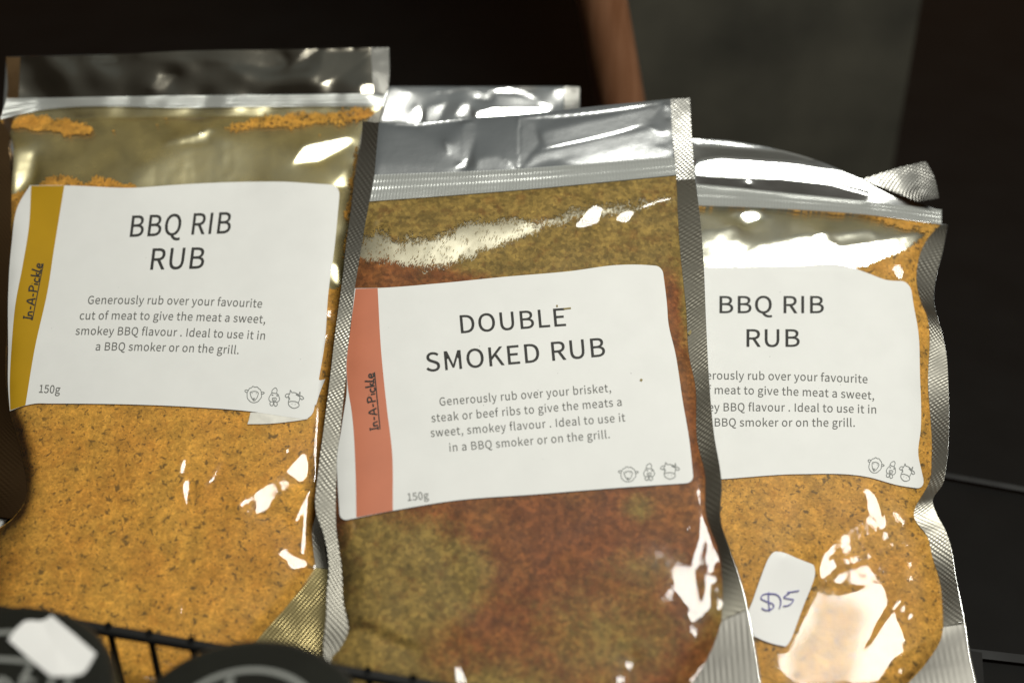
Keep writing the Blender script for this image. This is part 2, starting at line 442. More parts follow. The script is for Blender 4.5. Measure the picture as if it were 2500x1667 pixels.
# ---------------------------------------------------------------- lettering (outlines, 700 units = capital height)
GLYPHS = """
,265|72,-181 146,-134 194,-66 211,18 202,73 177,108 138,120 105,113 81,92 72,59 81,26 104,5 136,-2 146,-1 134,-54 101,-98 51,-130
.265|133,-12 164,-4 187,19 196,53 187,89 164,112 133,120 101,112 78,89 70,53 78,19 101,-4
0530|265,-12 339,2 399,46 445,118 473,221 483,352 473,483 445,584 399,656 339,698 265,712 192,698 131,656 86,584 58,483 48,352 58,221 86,118 131,46 192,2|265,58 221,69 184,103 156,160 138,243 132,352 138,461 156,543 184,600 221,633 265,644 310,633 347,600 375,543 393,461 399,352 393,243 375,160 347,103 310,69
1530|84,0 468,0 468,73 328,73 328,700 261,700 220,680 172,663 116,650 116,595 241,595 241,73 84,73
5530|250,-12 319,-2 382,28 433,77 467,144 479,227 469,310 438,373 393,417 335,442 268,451 229,447 195,438 163,423 181,626 445,626 445,700 105,700 82,373 129,344 167,366 203,380 245,385 294,378 334,358 365,325 384,280 391,225 383,169 362,123 330,89 289,68 242,60 170,71 114,100 70,138 26,80 81,35 154,1
B627|96,0 319,0 407,8 480,33 536,74 572,131 584,205 578,258 558,301 528,334 489,358 442,372 442,377 498,410 532,463 544,529 533,594 500,642 449,675 383,694 304,700 96,700|184,403 184,630 292,630 352,626 398,614 431,593 451,561 457,518 451,478 433,446 400,423 352,408 288,403|184,71 184,334 307,334 374,329 427,315 466,290 490,255 498,208 489,158 465,119 426,92 373,76 307,71
D657|96,0 275,0 390,15 481,60 547,133 587,231 601,352 587,474 547,571 480,642 388,685 271,700 96,700|184,73 184,628 264,628 353,617 422,582 471,526 500,449 510,352 500,255 471,178 422,120 353,85 264,73
E562|96,0 510,0 510,75 184,75 184,330 450,330 450,406 184,406 184,626 499,626 499,700 96,700
G658|371,-12 459,-2 532,27 587,69 587,363 357,363 357,289 506,289 506,106 472,84 429,70 380,65 298,78 233,115 185,175 156,255 146,352 157,449 187,527 236,586 301,622 379,635 441,626 491,602 530,569 578,626 529,667 463,699 376,712 272,696 183,650 115,575 71,474 55,350 71,225 114,124 181,50 268,3
I280|96,0 184,0 184,700 96,700
K617|96,0 184,0 184,222 305,365 515,0 613,0 360,435 580,700 479,700 186,349 184,349 184,700 96,700
L519|96,0 491,0 491,75 184,75 184,700 96,700
M775|96,0 176,0 176,388 164,594 168,594 224,435 357,71 416,71 548,435 605,594 608,594 597,388 597,0 679,0 679,700 573,700 439,326 391,180 387,180 336,326 202,700 96,700
O709|354,-12 453,4 535,51 599,127 639,228 653,352 639,476 599,576 535,650 453,697 354,712 256,697 173,650 110,576 70,476 55,352 70,228 110,127 173,51 256,4|354,65 284,78 227,116 183,176 156,255 146,352 156,449 183,527 227,586 284,622 354,635 424,622 482,586 526,527 553,449 562,352 553,255 526,176 482,116 424,78
Q709|354,61 284,74 227,112 183,173 156,254 146,352 156,449 183,527 227,586 284,622 354,635 424,622 482,586 526,527 553,449 562,352 553,254 526,173 482,112 424,74|568,-176 608,-174 642,-168 668,-159 651,-92 631,-97 607,-101 578,-102 507,-92 448,-60 406,-9 488,20 557,72 609,146 642,240 653,352 639,476 599,576 535,650 453,697 354,712 256,697 173,650 110,576 70,476 55,352 67,238 101,142 155,68 226,16 311,-10 341,-64 382,-109 433,-145 496,-168
R606|184,368 184,628 302,628 362,624 409,611 444,588 465,552 472,504 465,455 444,417 409,389 362,373 302,368|480,0 580,0 402,307 455,325 498,354 531,394 552,444 560,504 548,580 515,636 463,673 395,694 315,700 96,700 96,0 184,0 184,297 310,297
S569|290,-12 371,-2 437,26 486,68 517,123 528,186 521,242 501,287 470,322 430,350 384,373 285,416 230,442 186,478 168,534 184,588 230,623 299,635 360,627 412,605 458,570 504,626 448,671 378,701 299,712 227,704 166,678 119,639 89,588 78,527 87,472 110,428 142,393 181,367 221,348 321,304 381,274 423,237 438,179 432,141 413,109 383,85 342,70 291,65 220,76 154,106 98,152 46,91 114,36 196,0
U689|345,-12 426,-3 495,29 548,86 583,171 596,288 596,700 511,700 511,286 503,199 479,136 443,95 398,72 345,65 293,72 248,95 213,136 190,199 181,286 181,700 94,700 94,288 106,171 141,86 194,29 264,-3
a538|207,-12 269,-2 327,25 379,62 382,62 390,0 461,0 461,319 455,391 435,450 400,494 349,522 282,532 202,521 133,495 78,464 112,404 157,431 209,451 267,459 311,452 342,433 361,403 371,368 374,329 257,310 167,282 105,244 68,196 56,135 64,83 84,42 117,12 158,-6|232,58 185,66 153,93 140,140 148,178 172,209 216,235 283,255 374,270 374,126 326,89 280,66
b590|316,-12 385,0 447,35 496,92 529,170 541,267 533,357 507,430 466,485 408,520 335,532 278,522 223,496 172,459 176,552 176,760 88,760 88,0 158,0 165,53 169,53 216,18 267,-4|302,61 264,66 221,83 176,115 176,388 223,426 269,450 313,458 366,450 405,424 431,384 446,331 451,266 444,196 423,139 391,97 350,70
c487|292,-12 353,-4 410,18 460,53 422,112 387,86 346,67 300,60 247,69 202,96 168,137 147,192 139,259 147,325 170,381 204,423 249,449 303,458 341,453 375,437 406,414 450,471 410,501 360,523 299,532 222,520 153,486 99,430 63,354 50,259 62,165 95,89 147,34 214,-1
d592|265,-12 324,-2 377,24 422,61 425,61 433,0 504,0 504,760 416,760 416,561 421,472 376,504 330,525 275,532 206,520 145,484 96,428 63,352 51,259 60,164 89,89 133,33 192,-1|284,61 234,70 194,95 165,136 147,191 140,260 148,326 169,381 202,423 243,449 290,458 333,453 374,435 416,404 416,132 373,92 330,69
e529|298,-12 363,-5 419,13 468,40 437,98 398,76 355,62 308,57 252,66 206,89 170,127 146,177 136,239 485,239 489,288 480,371 454,438 412,489 354,521 282,532 212,520 149,484 97,428 62,352 50,259 62,165 97,89 151,34 219,-1|135,301 147,357 170,402 202,435 241,455 284,462 328,456 364,436 391,403 407,358 413,301
f310|32,448 102,448 102,0 189,0 189,448 299,448 299,519 189,519 189,601 197,657 221,691 263,703 282,701 301,696 321,689 340,756 314,765 285,770 253,773 198,765 155,743 126,707 108,660 102,602 102,519 32,514
g539|263,-239 352,-229 424,-203 479,-164 513,-115 525,-59 518,-13 496,21 460,45 409,59 345,64 243,64 188,71 160,91 152,120 156,146 168,165 185,182 210,173 236,166 262,164 323,172 375,196 416,233 442,283 452,345 446,387 432,423 410,452 516,452 516,519 335,519 315,525 290,530 262,532 202,524 148,499 106,461 78,410 68,347 78,289 103,241 136,207 136,203 108,179 87,147 78,107 84,70 101,42 125,22 125,17 84,-16 58,-56 49,-100 59,-149 88,-187 133,-216 192,-233|262,223 207,239 167,281 152,347 167,412 206,453 262,468 318,453 358,412 372,347 357,281 317,239|275,-179 194,-167 143,-136 125,-88 130,-58 147,-28 178,0 244,-8 334,-8 392,-14 427,-35 439,-74 419,-125 362,-163
h580|88,0 176,0 176,376 223,420 268,447 317,456 354,450 381,435 401,408 412,369 415,317 415,0 502,0 502,329 496,400 478,457 447,498 402,523 344,532 278,520 222,489 172,445 176,552 176,760 88,760
i263|88,0 176,0 176,519 88,519|132,626 162,633 183,653 190,684 183,713 162,733 132,740 102,733 82,713 74,684 82,653 102,633
k527|88,0 174,0 174,137 271,250 423,0 518,0 322,309 495,519 397,519 178,245 174,245 174,760 88,760
l271|180,-12 230,-5 218,62 200,60 187,64 179,76 176,97 176,760 88,760 88,103 97,40 127,1
m884|88,0 176,0 176,376 221,421 265,447 306,456 341,450 368,435 387,408 398,369 402,317 402,0 489,0 489,376 536,421 579,447 620,456 655,450 682,435 701,408 713,369 716,317 716,0 803,0 803,329 797,400 779,457 747,498 704,523 647,532 586,519 529,484 475,433 446,486 399,520 331,532 272,520 218,488 170,443 168,443 159,519 88,519
n583|88,0 176,0 176,376 223,420 268,447 317,456 354,450 381,435 401,408 412,369 415,317 415,0 502,0 502,329 496,400 478,457 447,498 402,523 344,532 278,520 221,488 170,443 168,443 159,519 88,519
o579|289,-12 363,-1 429,34 481,89 516,165 529,259 516,354 481,430 429,486 363,520 289,532 216,520 150,486 97,430 62,354 50,259 62,165 97,89 150,34 216,-1|289,60 239,69 198,96 166,137 146,192 139,259 146,325 166,381 198,423 239,449 289,458 340,449 381,423 413,381 433,325 440,259 433,192 413,137 381,96 340,69
r371|88,0 176,0 176,333 215,404 260,442 306,454 356,445 372,520 356,527 338,531 317,532 262,519 212,481 170,424 168,424 159,519 88,519
s447|223,-12 290,-4 342,18 381,51 404,93 412,141 402,193 378,231 342,259 299,281 254,299 199,321 158,349 142,389 153,426 184,454 239,464 282,458 320,442 356,418 398,473 353,502 299,524 238,532 176,525 126,504 89,472 67,432 59,385 68,338 91,301 126,274 167,252 210,235 266,212 311,181 329,137 317,96 283,66 226,55 169,63 119,85 73,117 31,59 86,22 152,-3
t360|250,-12 283,-10 316,-3 347,7 329,73 311,65 290,60 270,58 223,70 197,104 190,158 190,448 331,448 331,519 190,519 190,665 117,665 108,519 26,514 26,448 103,448 103,160 108,102 123,55 151,18 193,-4
u580|240,-12 305,-1 360,32 411,81 414,81 420,0 493,0 493,519 406,519 406,151 359,101 315,72 265,63 229,68 201,84 183,110 172,149 168,201 168,519 80,519 80,190 86,118 105,61 136,21 181,-4
v498|200,0 302,0 485,519 399,519 301,223 253,71 248,71 201,223 103,519 12,519
w766|170,0 271,0 345,278 380,429 385,429 420,280 495,0 601,0 741,519 657,519 582,219 550,74 545,74 509,219 428,519 343,519 262,219 227,74 223,74 192,219 115,519 26,519
y498|96,-223 153,-215 199,-189 236,-151 266,-101 290,-44 485,519 400,519 307,231 265,84 260,84 208,231 103,519 12,519 221,-1 209,-40 182,-98 144,-137 93,-152 53,-143 35,-213
 214"""
GL = {}
for row in GLYPHS.strip('\n').split('\n'):
    ch, rest = row[0], row[1:].split('|')
    GL[ch] = (int(rest[0]), [[tuple(map(int, p.split(','))) for p in s.split()] for s in rest[1:]])

def text_line(txt, p0, p1, up, sag=0.0, track=25):
    """closed outlines in photo pixels of a line of print from p0 to p1 (ends of the baseline)"""
    x, items = 0.0, []
    for ch in txt:
        adv, sp = GL[ch]
        items += [(x, s) for s in sp]
        x += adv + track
    xs = [x0 + p[0] for x0, s in items for p in s]
    a, b = min(xs), max(xs)
    p0, p1, up = np.array(p0, float), np.array(p1, float), np.array(up, float)
    out = []
    for x0, s in items:
        pts = []
        for gx, gy in s:
            t = (x0 + gx - a) / (b - a)
            pts.append(p0 + (p1 - p0) * t + up * gy / 700.0 + np.array([0, sag]) * 4 * t * (1 - t))
        out.append(pts)
    return out

# hand-lettered name on the coloured band: strokes, x advance / y 0..1
HAND = {
 'I': (0.28, [[(0.02, .96), (0.13, .93), (0.25, .97)], [(0.13, .95), (0.12, .05)], [(0.0, .03), (0.26, .04)]]),
 'n': (0.50, [[(0.06, .55), (0.08, .02)], [(0.08, .35), (0.20, .52), (0.32, .46), (0.36, .25), (0.40, .02)]]),
 '-': (0.42, [[(0.06, .36), (0.32, .38)]]),
 'A': (0.66, [[(0.04, .0), (0.30, .93), (0.58, .02)], [(0.14, .32), (0.48, .33)]]),
 'P': (0.58, [[(0.10, .97), (0.09, .0)], [(0.0, .90), (0.26, .97), (0.48, .84), (0.44, .60), (0.12, .46)]]),
 'i': (0.24, [[(0.10, .52), (0.11, .03)], [(0.10, .74), (0.12, .77)]]),
 'c': (0.44, [[(0.36, .46), (0.22, .54), (0.06, .36), (0.10, .08), (0.26, .0), (0.38, .10)]]),
 'k': (0.48, [[(0.08, 1.1), (0.09, .0)], [(0.36, .52), (0.12, .26), (0.24, .2), (0.42, .0)]]),
 'l': (0.26, [[(0.10, 1.1), (0.11, .04), (0.20, .03)]]),
 'e': (0.44, [[(0.08, .28), (0.34, .32), (0.34, .50), (0.18, .56), (0.06, .34), (0.12, .06), (0.26, .0), (0.40, .10)]]),
}
def hand_line(txt, p0, p1, up):
    x, items = 0.0, []
    for ch in txt:
        adv, sp = HAND[ch]
        items += [[(x + a, b) for a, b in s] for s in sp]
        x += adv
    p0, p1, up = np.array(p0, float), np.array(p1, float), np.array(up, float)
    return [[p0 + (p1 - p0) * a / x + up * b for a, b in s] for s in items]

def ribbon(pts, w, closed=False, smooth=True):
    """a flat strip following a polyline: two rows of points, in photo pixels"""
    p = np.asarray(pts, float)
    if closed: p = np.concatenate([p, p[:1]])
    if smooth and len(p) > 2: p = resample(p, 5 * len(p))
    elif len(p) == 2: p = resample(p, 4, False)
    t = np.gradient(p, axis=0); t /= np.hypot(*t.T)[:, None] + 1e-9
    n = np.stack([-t[:, 1], t[:, 0]], -1) * w / 2
    return p + n, p - n

SHEEP = [(1, [(300,390),(330,330),(400,300),(420,270),(490,290),(550,285),(600,330),(650,370),(670,440),(680,500),(670,590),(620,650),(580,700),(500,730),(440,735),(370,715),(310,660),(270,600),(265,520),(265,450)]),
 (0, [(300,390),(240,370),(200,390),(220,430),(280,450)]), (0, [(660,440),(700,430),(760,455),(710,490),(660,480)]),
 (1, [(350,440),(400,420),(470,410),(540,420),(580,450),(570,540),(530,620),(460,680),(410,620),(370,540)]),
 (0, [(395,458),(418,466)]), (0, [(518,468),(540,474)]), (0, [(435,600),(460,645),(485,600)])]
CHICK = [(0, [(990,470),(990,400),(1040,340),(1090,315),(1130,350),(1130,440),(1120,480)]),
 (1, [(990,450),(940,530),(905,600),(910,670),(950,710),(1030,710),(1130,720),(1180,700),(1210,640),(1190,570),(1170,510),(1130,480),(1060,470)]),
 (2, [(980,512),(1030,528)]), (2, [(1118,528),(1162,546)]),
 (1, [(1000,610),(1050,600),(1110,610),(1110,660),(1060,700),(1010,670)]), (0, [(1035,640),(1075,660)]),
 (0, [(950,710),(930,770),(960,820),(1010,820),(1030,760),(1030,710)]), (0, [(1050,720),(1050,790),(1090,840),(1140,810),(1130,730)])]
COW = [(0, [(1510,460),(1520,380),(1560,450)]), (0, [(1770,490),(1795,430),(1800,500)]),
 (0, [(1560,450),(1640,450),(1710,480),(1780,540),(1790,600),(1780,660),(1750,740)]),
 (0, [(1510,460),(1480,520),(1460,560),(1480,640),(1465,700),(1460,760)]),
 (3, [(1685,488),(1795,548)]), (2, [(1470,570),(1500,650)]),
 (0, [(1490,480),(1400,500),(1370,550),(1420,590),(1460,570)]), (0, [(1800,540),(1860,560),(1900,620),(1850,650),(1800,610)]),
 (1, [(1460,740),(1500,710),(1600,700),(1700,720),(1760,770),(1770,830),(1700,880),(1620,900),(1530,860),(1470,800)]),
 (0, [(1560,770),(1575,775)]), (0, [(1650,785),(1665,790)])]
ICON_C = {'sheep': (SHEEP, (460, 500)), 'chicken': (CHICK, (1060, 580)), 'cow': (COW, (1620, 650))}
def icon(kind, centre, sx, sy, rot):
    """strokes [(width px, closed, pts)] of an animal drawing round centre, in photo pixels"""
    art, c0 = ICON_C[kind]
    cs, sn = math.cos(rot), math.sin(rot)
    out = []
    for k, pts in art:
        pp = []
        for x, y in pts:
            dx, dy = (x - c0[0]) * 0.085 * sx, (y - c0[1]) * 0.085 * sy
            pp.append((centre[0] + dx * cs - dy * sn, centre[1] + dx * sn + dy * cs))
        out.append(({0: 1.9, 1: 1.9, 2: 3.0, 3: 5.0}[k], k == 1, pp))
    return out

# ---------------------------------------------------------------- pouches
NRM = np.array([0, -math.cos(math.radians(60)), math.sin(math.radians(60))])
EU = np.array([1.0, 0, 0])
EV = np.cross(NRM, EU)
STEP = 0.0004
SF = 0.0006 / STEP                 # softness below is counted in 0.6 mm units

def fold(TX, TY, W, step, lam, x=None):
    """height whose gradient comes closest to (TX, TY), weighted by W: coarse grids first"""
    ny, nx = TX.shape
    if min(ny, nx) > 40:
        py, px_ = ny % 2, nx % 2
        h = lambda a: (lambda b: (b[::2, ::2] + b[1::2, ::2] + b[::2, 1::2] + b[1::2, 1::2]) / 4)(np.pad(a, ((0, py), (0, px_)), mode='edge'))
        hw = h(W)
        c = fold(h(W * TX) / hw, h(W * TY) / hw, hw, step * 2, lam * 4)
        X, Y = np.meshgrid((np.arange(nx) - 0.5) / 2, (np.arange(ny) - 0.5) / 2)
        x = bilin(c, X, Y)
    else:
        x = np.zeros_like(TX)
    wx = (W[:, 1:] + W[:, :-1]) / 2; tx = (TX[:, 1:] + TX[:, :-1]) / 2
    wy = (W[1:] + W[:-1]) / 2; ty = (TY[1:] + TY[:-1]) / 2
    def gt(ax, ay):
        o = np.zeros(TX.shape)
        o[:, 1:] += ax; o[:, :-1] -= ax; o[1:] += ay; o[:-1] -= ay
        return o
    A = lambda d: gt(wx * np.diff(d, axis=1), wy * np.diff(d, axis=0)) + lam * d
    diag = np.full(TX.shape, lam)
    diag[:, 1:] += wx; diag[:, :-1] += wx; diag[1:] += wy; diag[:-1] += wy
    r = gt(wx * tx, wy * ty) * step - A(x)
    z = r / diag; p = z.copy(); rz = (r * z).sum()
    for it in range(160 if min(ny, nx) > 40 else 300):
        Ap = A(p); al = rz / (p * Ap).sum()
        x = x + al * p; r = r - al * Ap
        z = r / diag; rn = (r * z).sum()
        if rn < 1e-18: break
        p = z + rn / rz * p; rz = rn
    return x

class Bag:
    """a pouch lying back on its own plane; its front is a height field over that plane"""
    def __init__(self, label, w0, outline, inner, amp, seed, sag=1.4):
        self.w0, self.seed = w0, seed
        o = self.flat(np.array(outline, float))
        self.u0, self.v0 = o.min(0) - 0.004
        u1, v1 = o.max(0) + 0.004
        self.nx = int((u1 - self.u0) / STEP) + 2
        self.ny = int((v1 - self.v0) / STEP) + 2
        gu = self.u0 + np.arange(self.nx) * STEP
        gv = self.v0 + np.arange(self.ny) * STEP
        self.U, self.V = np.meshgrid(gu, gv)
        # cushion: a membrane pinned along the welded edge, fuller towards the bottom
        inn = self.flat(resample(list(inner) + [inner[0]], 400, False))
        k = 6
        m = inside(inn, self.U[::k, ::k], self.V[::k, ::k])
        src = (0.35 + sag * (v1 - self.V[::k, ::k]) / (v1 - self.v0)) * m
        h = np.zeros_like(src)
        for _ in range(900):
            hp = np.pad(h, 1)
            h = (hp[:-2, 1:-1] + hp[2:, 1:-1] + hp[1:-1, :-2] + hp[1:-1, 2:] + src) / 4 * m
        h = amp * (h / h.max()) ** 0.62
        self.base = blur(bilin(h, (self.U - self.u0) / STEP / k, (self.V - self.v0) / STEP / k), 3.0 * SF)
        self.inmask = blur(bilin(m.astype(float), (self.U - self.u0) / STEP / k, (self.V - self.v0) / STEP / k), 2.0 * SF)
        self.H = self.base.copy()
        org = (self.u0 + u1) / 2, self.v0
        self.org = np.array([org[0], org[1], 0.0])
        loc = Q + EU * org[0] + EV * org[1] + NRM * w0
        self.root = empty('spice_pouch', loc, Matrix((EU, EV, NRM)).transposed())
        tag(self.root, label, 'spice pouch', 'sealed pouches of spice rub')

    def flat(self, px, h=0.0):
        d = rays(px)
        t = ((Q - CAM) @ NRM + self.w0 + h) / (d @ NRM)
        X = CAM + d * np.asarray(t)[..., None] - Q
        return np.stack([X @ EU, X @ EV], -1)

    def height(self, u, v):
        return bilin(self.H, (u - self.u0) / STEP, (v - self.v0) / STEP)

    def surf(self, px, off=0.0):
        px = np.asarray(px, float)
        h = np.zeros(px.shape[:-1])
        for _ in range(6):
            uv = self.flat(px, h + off)
            h = self.height(uv[..., 0], uv[..., 1])
        return np.concatenate([uv, (h + off)[..., None]], -1)

    def aim(self, lamp):
        """slope of the sheet that mirrors the lamp to the place the picture is taken from"""
        P = Q + self.U[..., None] * EU + self.V[..., None] * EV + (self.w0 + self.base)[..., None] * NRM
        a = CAM - P; a /= np.linalg.norm(a, axis=-1, keepdims=True)
        b = lamp - P; b /= np.linalg.norm(b, axis=-1, keepdims=True)
        n = a + b
        nw = n @ NRM
        return -(n @ EU) / nw, -(n @ EV) / nw

    def crumple(self, facets, rough=0.03, scale=7.0, flats=(), lam=2e-4, crinkle=0.016, plateau=()):
        """fold the sheet: facets = (polygon, k, softness) tilted by k towards the lamp, the rest slack"""
        S0, S1 = self.aim(KEY)
        by, bx = np.gradient(self.base, STEP)
        nz = noise2(self.U.shape, scale * SF, self.seed) * 0.6 + noise2(self.U.shape, scale * 2.6 * SF, self.seed + 1) * 1.2
        ny_, nx_ = np.gradient(nz, 1.0)
        sc = rough / (np.hypot(nx_, ny_).mean() + 1e-9)
        TX, TY = nx_ * sc, ny_ * sc
        W = np.full(self.U.shape, 3.0)
        for poly in flats:
            m = blur(inside(self._uvpoly(poly), self.U, self.V).astype(float), 3.0 * SF)
            TX *= 1 - 0.75 * m; TY *= 1 - 0.75 * m
            W = W * (1 - m) + 3.0 * m
        for poly in plateau:                            # well filled, so the front stands flat there
            m = blur(inside(self._uvpoly(poly), self.U, self.V).astype(float), 6.0 * SF)
            TX -= 0.85 * bx * m; TY -= 0.85 * by * m
        # slack film that would mirror the lamp lies flatter, except close to the weld
        Sm = np.hypot(S0, S1); ux, uy = S0 / Sm, S1 / Sm
        al_ = (bx + TX) * ux + (by + TY) * uy
        la_ = -(bx + TX) * uy + (by + TY) * ux
        tol = 0.17
        half = np.sqrt(np.maximum(0, tol * tol - la_ * la_))
        hit = (np.abs(la_) < tol) & (np.abs(al_ - Sm) < half)
        goal = np.where(al_ < Sm + 0.30, Sm - half, Sm + half)
        mv = blur(np.where(hit, goal - al_, 0.0), 2.0 * SF)
        TX = TX + mv * ux; TY = TY + mv * uy
        W = W + 3.0 * blur(hit.astype(float), 2.0 * SF)
        fine = noise2(self.U.shape, 2.2 * SF, self.seed + 5)
        fy, fx = np.gradient(fine, 1.0)
        fs = crinkle / (np.hypot(fx, fy).mean() + 1e-9) * np.clip(self.inmask * 1.3 - 0.2, 0, 1)
        any_ = np.zeros(self.U.shape)
        for f in facets:
            poly, k, soft = f[0], f[1], f[2] if len(f) > 2 else 0.8
            m = blur(inside(self._uvpoly(poly), self.U, self.V).astype(float), soft * SF * 0.8)
            keep_n = 0.0
            if len(f) > 3:
                ax, ay = f[3]
                keep_n = f[4] if len(f) > 4 else 0.0
            else: ax, ay = S0 * k, S1 * k
            TX = TX * (1 - m) + (ax - bx + keep_n * nx_ * sc + fx * fs) * m
            TY = TY * (1 - m) + (ay - by + keep_n * ny_ * sc + fy * fs) * m
            wt = (24.0 if len(f) <= 3 else 9.0) if keep_n == 0 else 3.0
            W = W * (1 - m) + wt * m
            if keep_n == 0: any_ = np.maximum(any_, m)
        x = fold(TX, TY, W, STEP, lam)
        rim = (self.inmask < 0.02)
        self.D = x - np.median(x[rim])
        self.H = self.base + self.D

    def _uvpoly(self, poly):
        px = np.array(poly, float)
        h = np.zeros(len(px))
        for _ in range(5):
            uv = self.flat(px, h)
            h = bilin(self.base, (uv[:, 0] - self.u0) / STEP, (uv[:, 1] - self.v0) / STEP)
        return uv

    def patch(self, name, mat, edges, nx, ny, off=0.0, keep=None, parent=None, attr=None, smooth=True, rounded=0.0, corners='TL TR BL BR', plane_uv=False, hinge=None):
        c = Coons(*edges)
        s1 = np.linspace(0, 1, nx)
        if rounded:                                     # corner radius as a share of the width
            s1 = 0.5 - 0.5 * np.cos(np.pi * s1) if nx > 3 else s1
        s, t = np.meshgrid(s1, np.linspace(0, 1, ny))
        if rounded:
            d = np.clip(1 - np.minimum(s, 1 - s) / rounded, 0, 1)
            cut = (1 - np.sqrt(1 - d * d)) * rounded * 1.55
            lf = s < 0.5
            top = cut * np.where(lf, 'TL' in corners, 'TR' in corners)
            bot = cut * np.where(lf, 'BL' in corners, 'BR' in corners)
            t = top + (1 - top - bot) * t
        px = c(s, t)
        o = off(s, t, px) if callable(off) else off
        P = self.surf(px, o)
        if hinge:                                       # a flat welded strip that leaves the film edge straight
            he = P[:, 0 if hinge == 'L' else -1, 2] - (o[:, 0 if hinge == 'L' else -1] if np.ndim(o) else o)
            k = np.ones(21) / 21
            he = np.convolve(np.pad(he, 10, mode='edge'), k, 'valid')
            hh = he[:, None] + o + np.zeros(px.shape[:-1])
            P = np.concatenate([self.flat(px, hh), hh[..., None]], -1)
        w_mm = np.linalg.norm(np.diff(P[ny // 2], axis=0), axis=1).sum() * 1000
        h_mm = np.linalg.norm(np.diff(P[:, nx // 2], axis=0), axis=1).sum() * 1000
        idx = np.arange(nx * ny).reshape(ny, nx)
        F = np.stack([idx[1:, :-1], idx[1:, 1:], idx[:-1, 1:], idx[:-1, :-1]], -1).reshape(-1, 4)
        if keep is not None:
            ctr = (px[1:, :-1] + px[1:, 1:] + px[:-1, 1:] + px[:-1, :-1]) / 4
            F = F[keep(ctr).ravel()]
        at = {k: f(px).ravel() for k, f in attr.items()} if attr else None
        V = P.reshape(-1, 3)
        uv = np.stack([s * w_mm, t * h_mm], -1).reshape(-1, 2)
        if plane_uv: uv = V[:, :2] * 1000
        if keep is not None:
            used, inv = np.unique(F, return_inverse=True)
            F = inv.reshape(-1, 4); V = V[used]; uv = uv[used]
            if at: at = {k: a[used] for k, a in at.items()}
        me = mesh_np(name, V - self.org, F, uv, smooth, at)
        return add_obj(name, me, mat, parent or self.root)

    def ink(self, name, polys, mat, off, parent, grow=0.0):
        """print: closed outlines filled and laid on the sheet"""
        cu = bpy.data.curves.new(name, 'CURVE')
        cu.dimensions = '2D'; cu.fill_mode = 'BOTH'
        cu.offset = grow / 100
        for pts in polys:
            sp = cu.splines.new('POLY')
            sp.points.add(len(pts) - 1)
            for p, (x, y) in zip(sp.points, pts): p.co = (x / 100, -y / 100, 0, 1)
            sp.use_cyclic_u = True
        ob = bpy.data.objects.new(name, cu)
        COL.objects.link(ob)
        dg = bpy.context.evaluated_depsgraph_get()
        me = bpy.data.meshes.new_from_object(ob.evaluated_get(dg))
        bpy.data.objects.remove(ob); bpy.data.curves.remove(cu)
        co = np.empty(len(me.vertices) * 3, np.float32)
        me.vertices.foreach_get('co', co)
        co = co.reshape(-1, 3)
        px = np.stack([co[:, 0] * 100, -co[:, 1] * 100], -1)
        P = self.surf(px, off) - self.org
        me.vertices.foreach_set('co', P.astype(np.float32).ravel())
        me.update(); me.name = name
        me.materials.clear()
        return add_obj(name, me, mat, parent)

    def ribbons(self, name, strokes, mat, off, parent):
        """strokes = (width px, closed, points) laid on the sheet as one mesh"""
        V, F = [], []
        n = 0
        for i, (w, closed, pts) in enumerate(strokes):
            a, b = ribbon(pts, w, closed)
            P = self.surf(np.concatenate([a, b]), off + 0.000006 * i) - self.org
            k = len(a)
            V.append(P)
            F += [(n + j, n + j + 1, n + k + j + 1, n + k + j) for j in range(k - 1)]
            n += 2 * k
        return add_obj(name, mesh_np(name, np.concatenate(V), np.array(F), smooth=False), mat, parent)

    def icons(self, spots, scale, rot, parent, mat, off):
        for kind, c in spots:
            o = self.ribbons('animal_icon', icon(kind, c, scale[0], scale[1], rot), mat, off, parent)
            o['label'] = 'small outline drawing of a %s' % {'sheep': 'sheep head', 'chicken': 'chicken', 'cow': 'cow head'}[kind]

    def specks(self, name, n, poly, mat, off, parent, size=(1.5, 4.0)):
        """crumbs lying on the sheet, each a small chip of its own"""
        r = np.random.default_rng(self.seed + 77)
        pp = np.array(poly, float); lo, hi = pp.min(0), pp.max(0)
        while n > 0:
            p = lo + (hi - lo) * r.random(2)
            if not inside(pp, p[:1], p[1:])[0]: continue
            n -= 1
            s = size[0] + (size[1] - size[0]) * r.random() ** 2
            a = r.random() * 6.28
            ca, sa = math.cos(a), math.sin(a)
            ring = [(s * (0.5 + 0.5 * r.random()) * math.cos(t), 0.55 * s * (0.5 + 0.5 * r.random()) * math.sin(t)) for t in np.linspace(0, 6.28, 7)[:-1]]
            ring = np.array([(p[0] + x * ca - y * sa, p[1] + x * sa + y * ca) for x, y in ring])
            V = np.concatenate([self.surf(ring, off), self.surf(p[None], off + 0.0002)]) - self.org
            me = bpy.data.meshes.new(name)
            me.from_pydata([tuple(v) for v in V], [], [(j, (j + 1) % 6, 6) for j in range(6)])
            add_obj(name, me, mat, parent)

def ridge(t, c, w):
    return np.exp(-((t - c) / w) ** 2)

def zip_off(s, t, px):
    return 0.0003 + 0.00016 * ridge(t, 0.2, 0.10) + 0.00022 * ridge(t, 0.45, 0.11) + 0.00016 * ridge(t, 0.72, 0.11)

def wobble(poly, seed, amp):
    """the same outline with a ragged edge"""
    r = np.random.default_rng(seed)
    p = resample(poly + [poly[0]], 260, False)[:-1]
    n = r.standard_normal((len(p), 2))
    k = np.exp(-0.5 * (np.arange(-4, 5) / 1.3) ** 2)
    for a in (0, 1):
        n[:, a] = np.convolve(np.concatenate([n[-4:, a], n[:, a], n[:4, a]]), k / k.sum(), 'valid')
    return p + n * amp * 2

